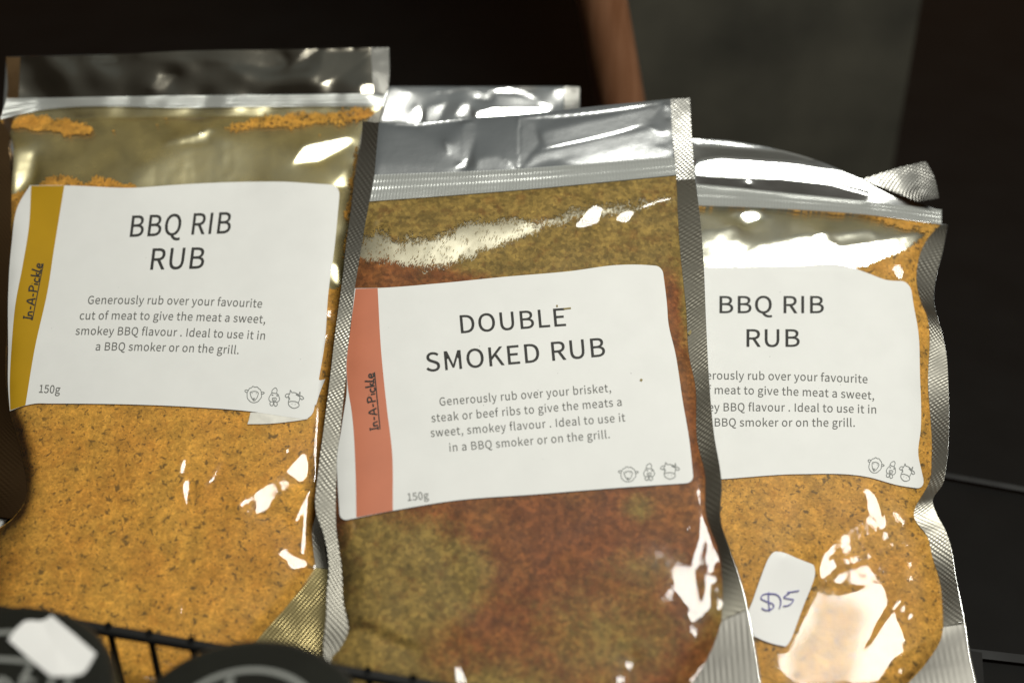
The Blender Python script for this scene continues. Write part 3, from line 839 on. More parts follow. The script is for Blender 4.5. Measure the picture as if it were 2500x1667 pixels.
def wrinkles(amp, seed):
    return lambda s, t, px: -0.0010 + amp * (1.3 * px_noise(px, 95, seed) + 0.5 * px_noise(px, 42, seed + 1) - 0.9)

def px_noise(px, cell, seed):
    g = np.random.default_rng(seed).random((260, 260))
    if cell > 30:                                   # rounder hills for the coarse layers
        g = blur(g, 0.7); g = 0.5 + (g - g.mean()) * 0.25 / g.std()
    return bilin(g, (px[..., 0] / cell + 40) % 250, (px[..., 1] / cell + 40) % 250)

def shape_noise(px, seed):
    return (px_noise(px, 23, seed) + 0.45 * px_noise(px, 9, seed + 1) + 0.3 * px_noise(px, 4.5, seed + 2)) / 1.75

# ================================================================ the left pouch
LO = [(950,117),(947,215),(943,230),(935,260),(925,300),(905,420),(880,560),(868,700),(846,870),(830,1000),(815,1120),(800,1180),(790,1240),(790,1300),(800,1388)]
LI = [(935,259),(890,304),(873,386),(857,508),(841,630),(837,681),(816,844),(800,967),(792,1048),(786,1182),(772,1250),(762,1292),(764,1335),(771,1385),(702,1476),(637,1549),(560,1640),(480,1740)]
LL = [(0,292),(24,330),(28,470),(22,700),(22,1000),(50,1100),(59,1227),(30,1265),(-30,1310),(-70,1450),(-80,1740)]
L_TOP = [(0,292),(45,280),(490,263),(935,259)]
left = Bag('leftmost pouch of orange powder, its BBQ RIB RUB label edged by a mustard band', -0.014,
           [(-110,90),(990,90),(900,1760),(-110,1760)], L_TOP + LI[1:] + [(-80,1740)] + LL[::-1][1:], 0.0105, 21)
l_label = [(73,453),(400,456),(776,450),(828,475),(802,712),(779,922),(763,1015),(612,1005),(339,988),(61,990),(24,1003),(20,850),(28,600)]
fl = [
 (q(1,(20,95),(2330,30),(2330,405),(1200,425),(100,450),(0,480)),0,.8,(0.02,0.33),6.0),
 (q(3,(1062,240),(1085,205),(1104,215),(1095,265),(1085,310),(1062,300)),1,.5), (q(3,(1078,325),(1120,340),(1118,420),(1105,490),(1092,480),(1078,380)),1,.5),
 (q(3,(1410,490),(1440,460),(1700,300),(1790,205),(1845,245),(1840,345),(1720,372),(1560,440),(1425,505)),1,.6),
 (q(3,(1540,520),(1620,460),(1720,395),(1810,375),(1850,400),(1790,520),(1735,610),(1660,568),(1580,548)),0,.7,(.07,-.06)),
 (stroke(q(3,(1410,480),(1520,560),(1660,592),(1740,640)),10),1,.4), (stroke(q(3,(1750,625),(1790,560),(1860,420)),7),1,.4),
 (stroke(q(3,(1820,340),(1880,350),(1922,380)),9),1,.4), (stroke(q(3,(1515,520),(1580,510),(1610,440)),10),.85,.5), (stroke(q(3,(1415,500),(1460,570),(1505,660)),4),.9,.4),
 (stroke(q(3,(1210,370),(1245,340),(1280,325)),9),1,.5), (q(3,(1240,320),(1290,230),(1320,230),(1290,320)),.7,1.2),
 (q(3,(1600,775),(1700,782),(1900,874),(1760,836)),1,.5), (q(3,(1720,880),(1760,845),(1890,876)),.75,.6),
 (q(2,(1985,5),(2025,0),(2038,130),(1990,115)),1,.6), (q(2,(1958,310),(2030,262),(2010,380),(1975,340)),1,.5), (q(2,(1940,440),(1975,440),(2010,462),(1925,500)),1,.5),
 (stroke(q(3,(1060,1150),(1075,1130),(1068,1080)),10),.95,.5), (stroke(q(3,(1700,165),(1730,170)),6),1,.4),
 (q(1,(980,600),(1180,545),(1250,500),(1245,590),(1150,590)),1,.8), (q(1,(1740,700),(1810,600),(2000,560),(2092,540),(2080,585),(1900,680)),.97,.7),
 (q(1,(1980,840),(2075,725),(2050,835)),.95,.8), (q(1,(85,650),(200,640),(165,800),(80,925),(65,900)),.8,2.0),
 (q(1,(1260,560),(1450,600),(1500,830),(1380,830),(800,850),(820,760)),.45,4.0),
 (q(1,(150,95),(330,110),(500,140),(740,150),(640,165),(350,140)),.8,.8), (q(1,(850,150),(1100,92),(1690,98),(1725,150),(1400,170),(1150,150)),.72,1.6),
 (q(1,(1745,165),(1830,85),(1930,50),(1925,75),(1850,120)),1,.5), (q(1,(1925,52),(2115,50),(2125,75),(1990,72)),1,.5),
 (q(1,(1900,280),(1940,90),(2225,75),(2100,180)),.42,.8), (q(1,(900,310),(960,240),(1075,222),(1010,290)),.7,.7),
 (q(1,(2150,270),(2220,265),(2240,310),(2160,310)),.85,.8),
]
left.crumple(fl, rough=0.030, flats=[l_label], plateau=[[(40,470),(790,470),(770,1090),(740,1290),(680,1450),(560,1600),(80,1560),(80,1100),(40,1000)]])
def powder_keep_left(px):
    p = px + (shape_noise(px, 5)[..., None] - 0.5) * 26 + (RNG.random(px.shape) - 0.5) * 7
    body = inside([(-200,470),(20,476),(100,452),(118,432),(160,425),(205,446),(240,436),(347,455),(430,540),(640,690),(700,700),(815,700),(860,660),(1000,640),(1000,1900),(-200,1900)], p[..., 0], p[..., 1])
    a = inside(q(1,(-30,470),(80,462),(130,448),(380,460),(500,488),(562,528),(558,556),(400,560),(80,525),(-30,520)), p[..., 0], p[..., 1])
    b = inside(q(1,(1340,520),(1420,478),(1700,432),(2200,402),(2262,435),(2150,485),(1700,515),(1400,535)), p[..., 0], p[..., 1]) & (px_noise(px, 4.5, 9) + 0.3 * RNG.random(px.shape[:-1]) > 0.42)
    edge = inside(stroke([(880,340),(872,386),(856,508),(840,630)], 9), p[..., 0], p[..., 1])
    loose = (px_noise(px, 5, 31) > 0.955) & (px[..., 1] > 290) & (px[..., 1] < 340)
    return body | a | b | edge | loose
left.patch('powder', M['orange'], (LL, LI, L_TOP, [(-80,1740),(480,1740)]), 300, 420, -0.0004, powder_keep_left)
left.patch('lining', M['lining_left'], (LL, LI, L_TOP, [(-80,1740),(480,1740)]), 240, 360, wrinkles(0.0008, 3))
left.patch('front_film', M['film'], (LL, LI, L_TOP, [(-80,1740),(480,1740)]), 260, 380, 0.0)
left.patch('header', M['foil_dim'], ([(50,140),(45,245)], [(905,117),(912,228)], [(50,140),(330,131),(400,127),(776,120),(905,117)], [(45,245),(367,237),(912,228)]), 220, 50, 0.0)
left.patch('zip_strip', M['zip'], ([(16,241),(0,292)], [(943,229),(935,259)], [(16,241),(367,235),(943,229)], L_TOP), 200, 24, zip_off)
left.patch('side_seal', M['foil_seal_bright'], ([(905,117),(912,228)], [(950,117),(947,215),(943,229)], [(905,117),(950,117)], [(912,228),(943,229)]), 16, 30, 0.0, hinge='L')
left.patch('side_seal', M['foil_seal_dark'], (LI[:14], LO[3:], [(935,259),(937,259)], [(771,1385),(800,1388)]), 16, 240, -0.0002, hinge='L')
left.patch('side_seal', M['foil_brown_reflection'], ([(15,140),(16,241),(-6,300),(-12,600),(-14,1100),(-18,1260)], [(50,140),(45,245),(24,330),(28,470),(22,700),(22,1000),(50,1100),(59,1227),(30,1265)], [(15,140),(50,140)], [(-18,1260),(30,1265)]), 16, 240, lambda s, t, px: -0.0004 - 0.004 * (1 - s) * t, hinge='R')
left.patch('bottom_gusset', M['foil_seal_gold'], ([(771,1385),(702,1476),(637,1549),(560,1640),(480,1740)], [(800,1388),(797,1480),(791,1590),(785,1740)], [(771,1385),(800,1388)], [(480,1740),(785,1740)]), 60, 80, lambda s, t, px: -0.0003 + 0.004 * s * t, plane_uv=True, hinge='L')
left.patch('back_panel', M['foil'], ([(16,140),(-12,600),(-14,1100),(-80,1400),(-80,1740)], LO + [(797,1480),(785,1740)], [(16,140),(950,117)], [(-80,1740),(785,1740)]), 60, 100,
           lambda s, t, px: -0.0016 - np.maximum(0, left.height(*np.moveaxis(left.flat(px), -1, 0))) * 1.3 - 0.006 * np.sin(np.pi * s) * np.sin(np.pi * t))
lab = left.patch('label', M['paper'], ([(73,453),(45,500),(28,600),(20,720),(20,850),(20,950),(24,1003)], [(831,452),(816,610),(802,712),(792,844),(779,922),(769,985),(762,1024)],
    [(73,453),(157,453),(343,458),(408,453),(612,444),(694,444),(776,449),(831,452)], [(24,1003),(61,990),(86,985),(122,985),(339,988),(490,995),(612,1005),(700,1018),(762,1026)]), 150, 110, 0.00025, rounded=0.030, corners='TR BR')
left.patch('colour_band', M['band_yellow'], ([(76,454),(71,550),(55,650),(38,740),(28,850),(24,930),(25,1001)], [(157,453.5),(130,620),(118,700),(85,850),(62,989)], [(76,454),(157,453.5)], [(25,1001),(62,989)]), 30, 90, 0.00031, parent=lab)
upL = lambda k: np.array([0.125 * k, -k])
left.ink('title_text', text_line('BBQ RIB', (317,578), (561,569), upL(51), track=38) + text_line('RUB', (367,658), (496,655), upL(51), track=38), M['ink'], 0.00035, lab, grow=0.55)
left.ink('body_text', text_line('Generously rub over your favourite', (214,742), (639,751), upL(19.5), sag=-3) + text_line('cut of meat to give the meat a sweet,', (194,780), (647,789), upL(19.5), sag=-3)
   + text_line('smokey BBQ flavour . Ideal to use it in', (184,817), (646,829), upL(19.5), sag=-3) + text_line('a BBQ smoker or on the grill.', (233,855), (582,864), upL(19.5), sag=-2), M['ink_grey'], 0.00035, lab, grow=0.18)
left.ink('weight_text', text_line('150g', (95,958), (146,960), upL(19)), M['ink_grey'], 0.00035, lab, grow=0.25)
left.ribbons('name_text', [(3.6, False, s) for s in hand_line('In-A-Pickle', (77,781), (104,643), (-21,-3))] + [(2.4, False, [(79,781),(106,643)])], M['ink'], 0.00040, lab)
left.icons([('sheep', (620,962.5)), ('chicken', (670,969)), ('cow', (717.5,975))], (1, 1), 0.0, lab, M['ink_line'], 0.00035)
left.patch('torn_scrap', M['scrap'], (q(2,(1498,898),(1490,935),(1480,968)), q(2,(1850,915),(1845,928),(1838,938)), q(2,(1498,898),(1700,905),(1850,915)), q(2,(1480,968),(1600,966),(1720,955),(1838,938))), 40, 14, 0.00018, parent=lab)
left.patch('torn_scrap', M['paper'], (q(2,(1890,690),(1885,760),(1880,850)), q(2,(1946,697),(1915,775),(1890,855)), q(2,(1890,690),(1915,705),(1946,697)), q(2,(1880,850),(1890,855))), 12, 20, 0.00028, parent=lab)
left.specks('crumb', 9, [(160,470),(780,470),(740,960),(90,960)], M['ink_line'], 0.0003, lab, (0.8, 2.2))

# ================================================================ the middle pouch
MI = [(1652,430),(1654,504),(1662,627),(1666,667),(1675,749),(1683,871),(1697,937),(1703,1080),(1720,1150),(1724,1256),(1756,1353),(1764,1435),(1762,1513),(1744,1570),(1715,1627),(1687,1667),(1610,1760)]
MO = [(1684,240),(1687,300),(1689,337),(1697,422),(1707,512),(1717,627),(1724,790),(1732,940),(1742,1051),(1762,1182),(1760,1272),(1781,1337),(1805,1402),(1826,1484)]
ML = [(902,492),(888,568),(875,649),(866,706),(855,800),(846,904),(836,1000),(825,1110),(820,1200),(821,1289),(834,1386),(838,1467),(850,1540),(828,1585),(810,1605),(816,1640),(840,1700),(872,1760)]
MLO = [(885,296),(882,343),(873,392),(861,486),(847,588),(835,690),(820,800),(805,930),(790,1050),(777,1150),(772,1251),(789,1299),(803,1383),(798,1451),(797,1500),(790,1590),(800,1640),(830,1700),(862,1760)]
M_TOP = [(902,492),(1290,462),(1652,427)]
mid = Bag('foremost pouch of brown and olive powder, labelled DOUBLE SMOKED RUB beside a salmon band', 0.0,
          [(760,210),(1880,210),(1900,1780),(750,1780)], M_TOP + MI[1:] + ML[::-1], 0.0068, 43)
m_label = [(866,704),(1069,692),(1392,662),(1555,649),(1620,666),(1649,863),(1668,986),(1692,1161),(1678,1178),(1311,1206),(960,1246),(837,1271),(823,1120),(845,904)]
fm = [
 (q(6,(2295,600),(2308,700),(2280,800),(2225,905),(2228,840),(2278,700)),1,.5), (stroke(q(6,(2228,890),(2235,960),(2255,1060)),9),1,.4),
 (q(6,(2130,960),(2225,940),(2250,1050),(2262,1100),(2200,1122),(2170,1060),(2125,1030)),1,.6), (q(6,(1945,1135),(2130,990),(2150,1040),(2060,1085)),1,.7),
 (stroke(q(6,(2228,1105),(2230,1200),(2242,1335)),9),1,.4), (q(6,(1740,1568),(1830,1440),(1893,1388),(1882,1450),(1800,1568)),.92,.8),
 (q(6,(1890,1380),(2000,1260),(2030,1230),(1960,1330)),.7,.8), (q(6,(805,1465),(850,1470),(890,1568),(812,1560)),.97,.7),
 (q(8,(460,790),(500,792),(540,880),(470,850)),1,.5), (q(8,(440,940),(500,950),(550,1100),(540,1165),(505,1130),(490,1000)),1,.6),
 (q(8,(545,1195),(490,1375),(330,1568),(385,1568),(500,1400)),1,.6), (q(6,(2190,655),(2225,630),(2205,660)),1,.4), (stroke(q(6,(195,600),(215,650)),9),.9,.5),
 (q(5,(60,1240),(90,1240),(100,1330)),.8,.6),
 (q(4,(1560,800),(1600,770),(1640,790),(1625,880),(1500,912),(1480,890)),1,.8), (q(4,(1740,830),(1790,800),(1835,810),(1800,880),(1740,870)),1,.8),
 (q(4,(1110,950),(1150,960),(1140,1000),(1100,1000)),1,.7), (q(4,(1180,870),(1240,850),(1260,880),(1240,930),(1190,920)),.9,1.0), (q(4,(270,880),(310,885),(315,915),(280,910)),1,.6),
 (stroke(q(4,(1850,800),(1980,750),(2090,728)),8),1,.5),
 (q(4,(330,1000),(900,940),(1300,850),(1400,880),(1100,1010),(850,1100),(600,1160),(400,1110)),.35,4.0),
 # the open top above the zip
 (q(4,(310,340),(470,350),(800,500),(790,560),(300,600)),.30,3.0), (q(4,(300,540),(800,560),(1100,570),(1090,590),(300,620)),.46,2.0),
 (q(4,(810,300),(870,290),(880,400),(840,520),(800,500)),.42,1.0), (q(4,(700,410),(830,520),(800,530),(720,480)),.9,.6), (q(4,(760,560),(830,500),(835,560)),.97,.6),
 (q(4,(900,290),(1130,270),(1140,540),(1000,480),(890,500)),0.05,1.4), (q(4,(900,500),(1020,490),(1110,560),(880,575)),.45,1.4), (q(4,(1050,500),(1090,520),(1130,572),(1110,565)),.98,.5),
 (stroke(q(4,(1150,250),(1140,400),(1150,550)),5),.9,.4), (q(4,(1160,260),(1230,300),(1260,420),(1160,540)),.35,1.0),
 (q(4,(1280,350),(1960,190),(1930,310),(1330,430)),.36,1.6), (q(4,(1230,480),(1500,410),(1980,310),(2040,400),(1900,430),(1300,520),(1180,560)),.42,1.6),
 (stroke(q(4,(1290,445),(1500,400),(1750,340),(1880,300)),4),1,.35), (q(4,(1400,510),(1900,400),(2050,440),(2060,490),(1500,545)),.50,1.4),
 (stroke(q(4,(320,310),(520,315),(700,290),(860,275)),7),.85,.5), (stroke(q(4,(1170,270),(1400,255),(1700,220),(2000,170)),7),.75,.6),
 (q(4,(1930,270),(1990,210),(2030,180),(2030,330),(1980,345)),0.0,.8), (stroke(q(4,(1920,310),(1990,350),(2030,360)),5),.98,.4), (stroke(q(4,(2020,180),(2035,260)),6),.95,.4),
 # the fold at the bottom left corner
 (q(6,(170,1150),(300,1180),(600,1330),(560,1360),(330,1270),(180,1230)),0,1.5,(0.02,0.30)), (stroke(q(6,(240,880),(235,1000),(205,1120)),26),0,1.5,(0.30,0.0)),
]
mid.crumple(fm, rough=0.028, flats=[m_label], plateau=[[(890,690),(1630,640),(1712,1200),(1735,1420),(1700,1560),(1600,1720),(940,1720),(900,1450),(880,1280)]])
up_l = q(4,(150,925),(250,920),(350,948),(520,950),(700,925),(850,858),(1300,828),(1480,800),(1600,770),(2090,718))
lo_l = q(4,(150,1090),(250,1115),(400,1135),(600,1170),(720,1140),(870,1095),(1100,1005),(1300,925),(1600,855),(1830,832),(2095,728))
zone = up_l + lo_l[::-1]
def powder_keep_mid(px):
    p = px + (shape_noise(px, 15)[..., None] - 0.5) * 30
    up = np.interp(px[..., 0], [a for a, _ in up_l], [b for _, b in up_l])
    lo = np.interp(px[..., 0], [a for a, _ in lo_l], [b for _, b in lo_l])
    du, dl = p[..., 1] - up, lo - p[..., 1]
    fine = RNG.random(du.shape) * 0.8 + px_noise(px, 7, 61) * 0.2
    # grains thin out into the empty strip from above and pile up from below
    ku = np.clip(0.80 - du / 40, 0, 1) + 0.30 * np.clip(1 - du / 90, 0, 1) * (px_noise(px, 30, 67) > 0.45)
    kl = np.clip(0.62 - dl / 28, 0, 1)
    return (fine < ku) | (fine < kl) | (fine < 0.12)

def olive(px):
    f = np.zeros(px.shape[:-1])
    for cx, cy, rx, ry, a in [(960,1420,150,150,.62),(1090,1400,110,90,.5),(860,1640,180,80,.6),(1210,1700,140,90,.4),(1580,1380,120,60,.25),(1500,1560,190,120,.36),(1560,1240,40,40,.4),(1640,560,120,40,.5),
                              (1280,470,700,60,.75),(960,545,200,60,.55),(1400,590,330,50,.45),(1300,640,240,50,.5),(1560,620,120,60,.42),(900,1500,70,200,.5),(1330,1480,90,60,.1),(1760,1480,60,100,.3),(1690,700,30,160,.7),(1200,1740,300,60,.4)]:
        f += a * np.exp(-((px[..., 0] - cx) / rx) ** 2 - ((px[..., 1] - cy) / ry) ** 2)
    return np.clip(f * 1.25, 0, 0.8)
m_edges = (ML, MI, M_TOP, [(872,1760),(1610,1760)])
mid.patch('powder', M['brown'], m_edges, 500, 700, -0.0004, powder_keep_mid, attr={'blend': olive})
mid.patch('lining', M['lining_mid'], m_edges, 200, 300, wrinkles(0.0004, 13))
mid.patch('front_film', M['film'], m_edges, 280, 400, 0.0)
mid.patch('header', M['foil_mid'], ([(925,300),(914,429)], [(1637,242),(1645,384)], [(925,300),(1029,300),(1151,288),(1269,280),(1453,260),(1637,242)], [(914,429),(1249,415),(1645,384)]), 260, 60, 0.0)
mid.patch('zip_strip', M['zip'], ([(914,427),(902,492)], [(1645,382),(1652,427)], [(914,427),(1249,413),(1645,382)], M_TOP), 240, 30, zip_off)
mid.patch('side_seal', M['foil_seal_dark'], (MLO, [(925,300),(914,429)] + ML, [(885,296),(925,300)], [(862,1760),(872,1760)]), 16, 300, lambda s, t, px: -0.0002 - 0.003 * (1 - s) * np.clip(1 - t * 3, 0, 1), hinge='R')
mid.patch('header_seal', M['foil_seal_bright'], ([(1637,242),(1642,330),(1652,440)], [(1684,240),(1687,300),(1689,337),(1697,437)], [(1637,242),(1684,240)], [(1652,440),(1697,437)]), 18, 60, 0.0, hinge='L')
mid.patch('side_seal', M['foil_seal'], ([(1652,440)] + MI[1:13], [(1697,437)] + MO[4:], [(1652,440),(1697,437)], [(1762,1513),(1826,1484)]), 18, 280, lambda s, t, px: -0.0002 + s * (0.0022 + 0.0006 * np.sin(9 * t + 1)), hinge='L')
mid.patch('bottom_gusset', M['foil_rib'], ([(1762,1513),(1744,1570),(1715,1627),(1687,1667),(1610,1760)], [(1826,1484),(1844,1578),(1858,1667),(1875,1760)], [(1762,1513),(1826,1484)], [(1610,1760),(1875,1760)]), 60, 60, lambda s, t, px: -0.0003 + 0.005 * s * (0.3 + t), plane_uv=True, hinge='L')
mid.patch('back_panel', M['foil'], (MLO, MO + [(1844,1578),(1858,1667),(1875,1760)], [(885,296),(925,300),(1269,280),(1684,240)], [(862,1760),(1875,1760)]), 60, 100,
          lambda s, t, px: -0.0016 - np.maximum(0, mid.height(*np.moveaxis(mid.flat(px), -1, 0))) * 1.3 - 0.006 * np.sin(np.pi * s) * np.sin(np.pi * t))
mlab = mid.patch('label', M['paper'], ([(866,704),(856,800),(845,904),(847,937),(836,1030),(823,1120),(825,1190),(830,1272)], [(1617,650),(1629,751),(1631,782),(1649,863),(1668,986),(1682,1067),(1694,1178)],
    [(866,704),(922,703),(1069,692),(1230,676),(1392,662),(1510,647),(1555,646),(1617,650)], [(830,1272),(960,1246),(1106,1222),(1311,1206),(1500,1191),(1694,1178)]), 160, 120, 0.00025, rounded=0.022, corners='TR BL BR')
mid.patch('colour_band', M['band_pink'], ([(868,705),(856,800),(846,904),(850,950),(858,1000),(868,1150),(870,1262)], [(922,703.5),(930,850),(945,1000),(957,1100),(959,1245)], [(868,705),(922,703.5)], [(870,1263),(959,1246.5)]), 30, 100, 0.00031, parent=mlab)
upM = lambda k: np.array([-0.09 * k, -k])
mid.ink('title_text', text_line('DOUBLE', (1126,813), (1382,795), upM(43), track=42) + text_line('SMOKED RUB', (1042,907), (1478,869), upM(45), track=42), M['ink'], 0.00035, mlab, grow=0.40)
mid.ink('body_text', text_line('Generously rub over your brisket,', (1074,990), (1492,956), upM(19.5), track=45) + text_line('steak or beef ribs to give the meats a', (1054,1030), (1518,990), upM(19.5), track=45)
  + text_line('sweet, smokey flavour . Ideal to use it', (1052,1066), (1527,1028), upM(19.5), track=45) + text_line('in a BBQ smoker or on the grill.', (1098,1102), (1489,1069), upM(19.5), track=45), M['ink_grey'], 0.00035, mlab, grow=0.12)
mid.ink('weight_text', text_line('150g', (996,1222), (1047,1217), upM(18)), M['ink_grey'], 0.00035, mlab, grow=0.2)
mid.ribbons('name_text', [(3.6, False, s) for s in hand_line('In-A-Pickle', (924,1048), (912,909), (-21,3.6))] + [(2.6, False, [(928,1047),(914.5,908)])], M['ink'], 0.00040, mlab)
mid.icons([('sheep', (1533,1157)), ('chicken', (1585,1152)), ('cow', (1635,1149))], (1.02, .93), -0.07, mlab, M['ink_line'], 0.00035)
mid.specks('crumb', 12, [(930,700),(1600,660),(1670,1160),(960,1230)], M['ink_line'], 0.0003, mlab, (0.8, 2.0))
for w, pts, par in ((4.0, [(1376,754),(1394,752)], mlab), (5, [(1358,747),(1362,746.5)], mlab), (6.0, [(1563,926),(1568,929)], mlab),
                    (5.5, q(7,(318,590),(345,640)), mid.root), (7.0, q(7,(345,1265),(360,1248),(380,1242)), mid.root)):
    mid.ribbons('herb_fleck', [(w, False, pts)], M['crumb'], 0.00045, par)

# ================================================================ the right pouch
RO = [(2313,549),(2303,606),(2283,688),(2279,729),(2299,810),(2311,871),(2315,940),(2317,1039),(2311,1133),(2303,1178),(2277,1223),(2287,1255),(2307,1292),(2319,1325),(2336,1415),(2356,1517)]
RI = [(2297,548),(2266,580),(2238,688),(2246,729),(2262,769),(2266,937),(2275,1109),(2272,1165),(2232,1262),(2266,1313),(2275,1353),(2295,1419),(2303,1529),(2299,1553),(2266,1611),(2217,1667),(2130,1760)]
RL = [(1480,495),(1478,700),(1490,1000),(1500,1300),(1520,1500),(1560,1760)]
R_TOP = [(1480,498),(1707,502),(1907,510),(2111,524),(2297,548)]
right = Bag('pouch of ochre powder with a white $15 sticker, partly behind the foremost pouch', -0.020,
            [(1420,320),(2420,320),(2440,1780),(1420,1780)], R_TOP + RI[1:] + RL[::-1], 0.0095, 71)
r_label = [(1560,655),(1826,652),(2070,650),(2168,684),(2219,700),(2242,810),(2248,1047),(2258,1186),(2119,1164),(1948,1157),(1590,1180)]
fr_ = [
 (q(8,(1690,572),(1560,558),(1400,592),(1250,690),(1160,790),(1128,880),(1160,970),(1180,960),(1160,880),(1190,800),(1330,700),(1500,640),(1640,605)),1,.3),
 (q(8,(1130,960),(1250,1040),(1450,1003),(1545,1075),(1470,1200),(1410,1340),(1390,1420),(1340,1568),(950,1568),(960,1380),(1010,1260)),.85,2.0),
 (q(8,(1140,960),(1250,1045),(1450,1005),(1540,1072),(1480,1180),(1420,1330),(1390,1260),(1400,1110),(1250,1075)),1,.5),
 (q(8,(1560,1150),(1600,1230),(1650,1340),(1830,1295),(1700,1352),(1560,1430),(1470,1568),(1330,1568),(1400,1380)),1,.7),
 (q(8,(960,1360),(1180,1340),(1190,1370),(1000,1390)),.2,.8), (q(8,(1000,1260),(1060,1260),(1050,1300),(1000,1300)),.2,.8), (q(8,(1310,1400),(1370,1400),(1360,1430)),.3,.6),
 (q(8,(1240,775),(1290,745),(1420,690),(1540,655),(1640,640),(1680,685),(1550,708),(1390,768),(1260,795)),0,.6,(-.12,-.03)),
 (q(8,(1240,915),(1290,885),(1430,850),(1600,795),(1700,785),(1640,840),(1600,900),(1680,960),(1630,1050),(1580,1070),(1530,1020),(1450,965),(1290,985),(1230,950)),0,.6,(-.12,-.03)),
 (stroke(q(8,(1180,845),(1250,838),(1400,808),(1560,745),(1760,732)),11),1,.3), (q(8,(1170,830),(1230,830),(1240,870),(1180,890)),.8,.8),
 (stroke(q(8,(1640,860),(1740,820),(1800,730)),8),1,.4), (stroke(q(8,(1560,1130),(1620,1072)),7),1,.4), (q(8,(1600,1100),(1650,1110),(1630,1150)),.9,.6),
 (q(8,(1825,1180),(1868,1150),(1860,1195)),1,.5), (q(8,(1868,1265),(1800,1420),(1650,1568),(1690,1568),(1830,1400)),1,.5),
 (q(8,(1420,388),(1470,455),(1495,550),(1425,545)),.9,1.0), (q(8,(1610,620),(1650,608),(1630,635)),1,.4), (stroke(q(8,(1650,1180),(1690,1160)),8),1,.4),
 (stroke(q(8,(1700,590),(1740,650),(1790,690)),9),.95,.5), (q(8,(1580,1500),(1610,1480),(1640,1500),(1600,1530)),.95,.5), (q(8,(1550,475),(1570,480),(1565,490)),1,.3), (q(8,(1800,355),(1825,355),(1810,372)),1,.3),
 (q(7,(1590,850),(1620,840),(1635,890),(1605,940),(1588,900)),1,.6),
 (q(7,(430,640),(510,630),(520,700),(480,800),(430,830)),.2,1.5), (q(7,(520,640),(640,600),(620,800),(640,860),(480,855)),.6,1.5),
 (q(7,(610,700),(640,670),(660,740),(700,850),(620,800)),1,1.0), (q(7,(680,760),(780,700),(1080,650),(1060,780),(980,855),(700,850)),.36,1.2),
 (q(7,(1090,660),(1190,640),(1180,690),(1260,725),(1480,700),(1750,665),(1620,760),(1450,830),(1330,862),(1000,858),(1070,780)),1,.8),
 (q(7,(1200,660),(1450,640),(1480,690),(1250,705)),.2,1.0), (q(7,(660,525),(780,510),(780,560),(680,590)),1,.8),
 # header
 (q(7,(385,270),(520,235),(900,262),(1250,305),(1450,380),(1440,415),(1200,360),(900,335),(390,312)),1,.9), (q(7,(380,322),(900,345),(1200,375),(1420,435),(1420,480),(900,425),(380,380)),0,.6,(0.0,0.50)),
 (q(7,(350,97),(600,120),(850,155),(700,150),(360,107)),.7,.4), (q(7,(370,130),(900,170),(1100,240),(1000,260),(520,225),(370,250)),0,1.2,(0.0,-0.42)),
 (q(7,(1440,390),(1560,420),(1640,470),(1500,440)),.7,.8), (q(7,(1640,460),(1710,440),(1720,500),(1680,490)),.9,.7), (stroke(q(7,(690,355),(720,360)),8),.95,.5),
]
right.crumple(fr_, rough=0.030, flats=[r_label], plateau=[[(1530,640),(2200,660),(2220,1200),(2215,1300),(2255,1420),(2260,1540),(2120,1720),(1600,1720)]])
def powder_keep_right(px):
    p = px + (shape_noise(px, 25)[..., None] - 0.5) * 24 + (RNG.random(px.shape) - 0.5) * 6
    body = inside([(1300,720),(1900,720),(2060,668),(2083,653),(2120,640),(2173,624),(2234,590),(2262,566),(2340,560),(2400,1900),(1300,1900)], p[..., 0], p[..., 1])
    line = inside(q(7,(350,488),(900,506),(1400,533),(1650,560),(1870,600),(1790,645),(1640,635),(1500,590),(1390,560),(900,516),(350,498)), p[..., 0] , p[..., 1])
    return body | line
r_edges = (RL, RI, R_TOP, [(1560,1760),(2130,1760)])
right.patch('powder', M['orange_right'], r_edges, 300, 420, -0.0004, powder_keep_right)
right.patch('lining', M['lining_right'], r_edges, 220, 320, wrinkles(0.0003, 23))
glare_patch = q(8,(1120,985),(1240,1075),(1390,1110),(1370,1300),(1400,1400),(1330,1600),(930,1600),(950,1380),(1005,1260))  # outline of the hazy glare, put into the film as a rougher zone
def glare_mask(px):
    p = px + (np.stack([px_noise(px, 40, 51), px_noise(px, 40, 52)], -1) - 0.5) * 60
    hit = inside(glare_patch, p[..., 0], p[..., 1]).astype(float)
    return blur(hit, 5.0)
right.patch('front_film', M['film'], r_edges, 280, 400, 0.0, attr={'glare_mask': glare_mask})
right.patch('header', M['foil'], ([(1480,330),(1480,446)], [(2240,494),(2289,512)], [(1480,330),(1600,333),(1679,339),(1785,345),(1879,361),(1989,390),(2111,441),(2180,468),(2240,494)], [(1480,446),(1703,452),(1907,472),(2152,497),(2289,512)]), 240, 60, 0.0)
right.patch('corner_flap', M['foil_seal_bright'], ([(2105,438),(2240,492)], [(2260,394),(2280,430),(2293,484)], [(2105,438),(2193,410),(2260,394)], [(2240,492),(2293,484)]), 40, 30, lambda s, t, px: 0.0006 + 0.004 * s + 0.003 * t)
right.patch('zip_strip', M['zip'], ([(1480,444),(1480,498)], [(2299,512),(2300,548)], [(1480,444),(1703,450),(1907,470),(2152,495),(2299,512)], R_TOP), 220, 30, zip_off)
right.patch('side_seal', M['foil_seal_dark'], (RI[:13], RO, [(2297,548),(2313,549)], [(2303,1529),(2356,1517)]), 16, 260, lambda s, t, px: -0.0002 + s * (0.0022 + 0.0008 * np.sin(15 * t)), hinge='L')
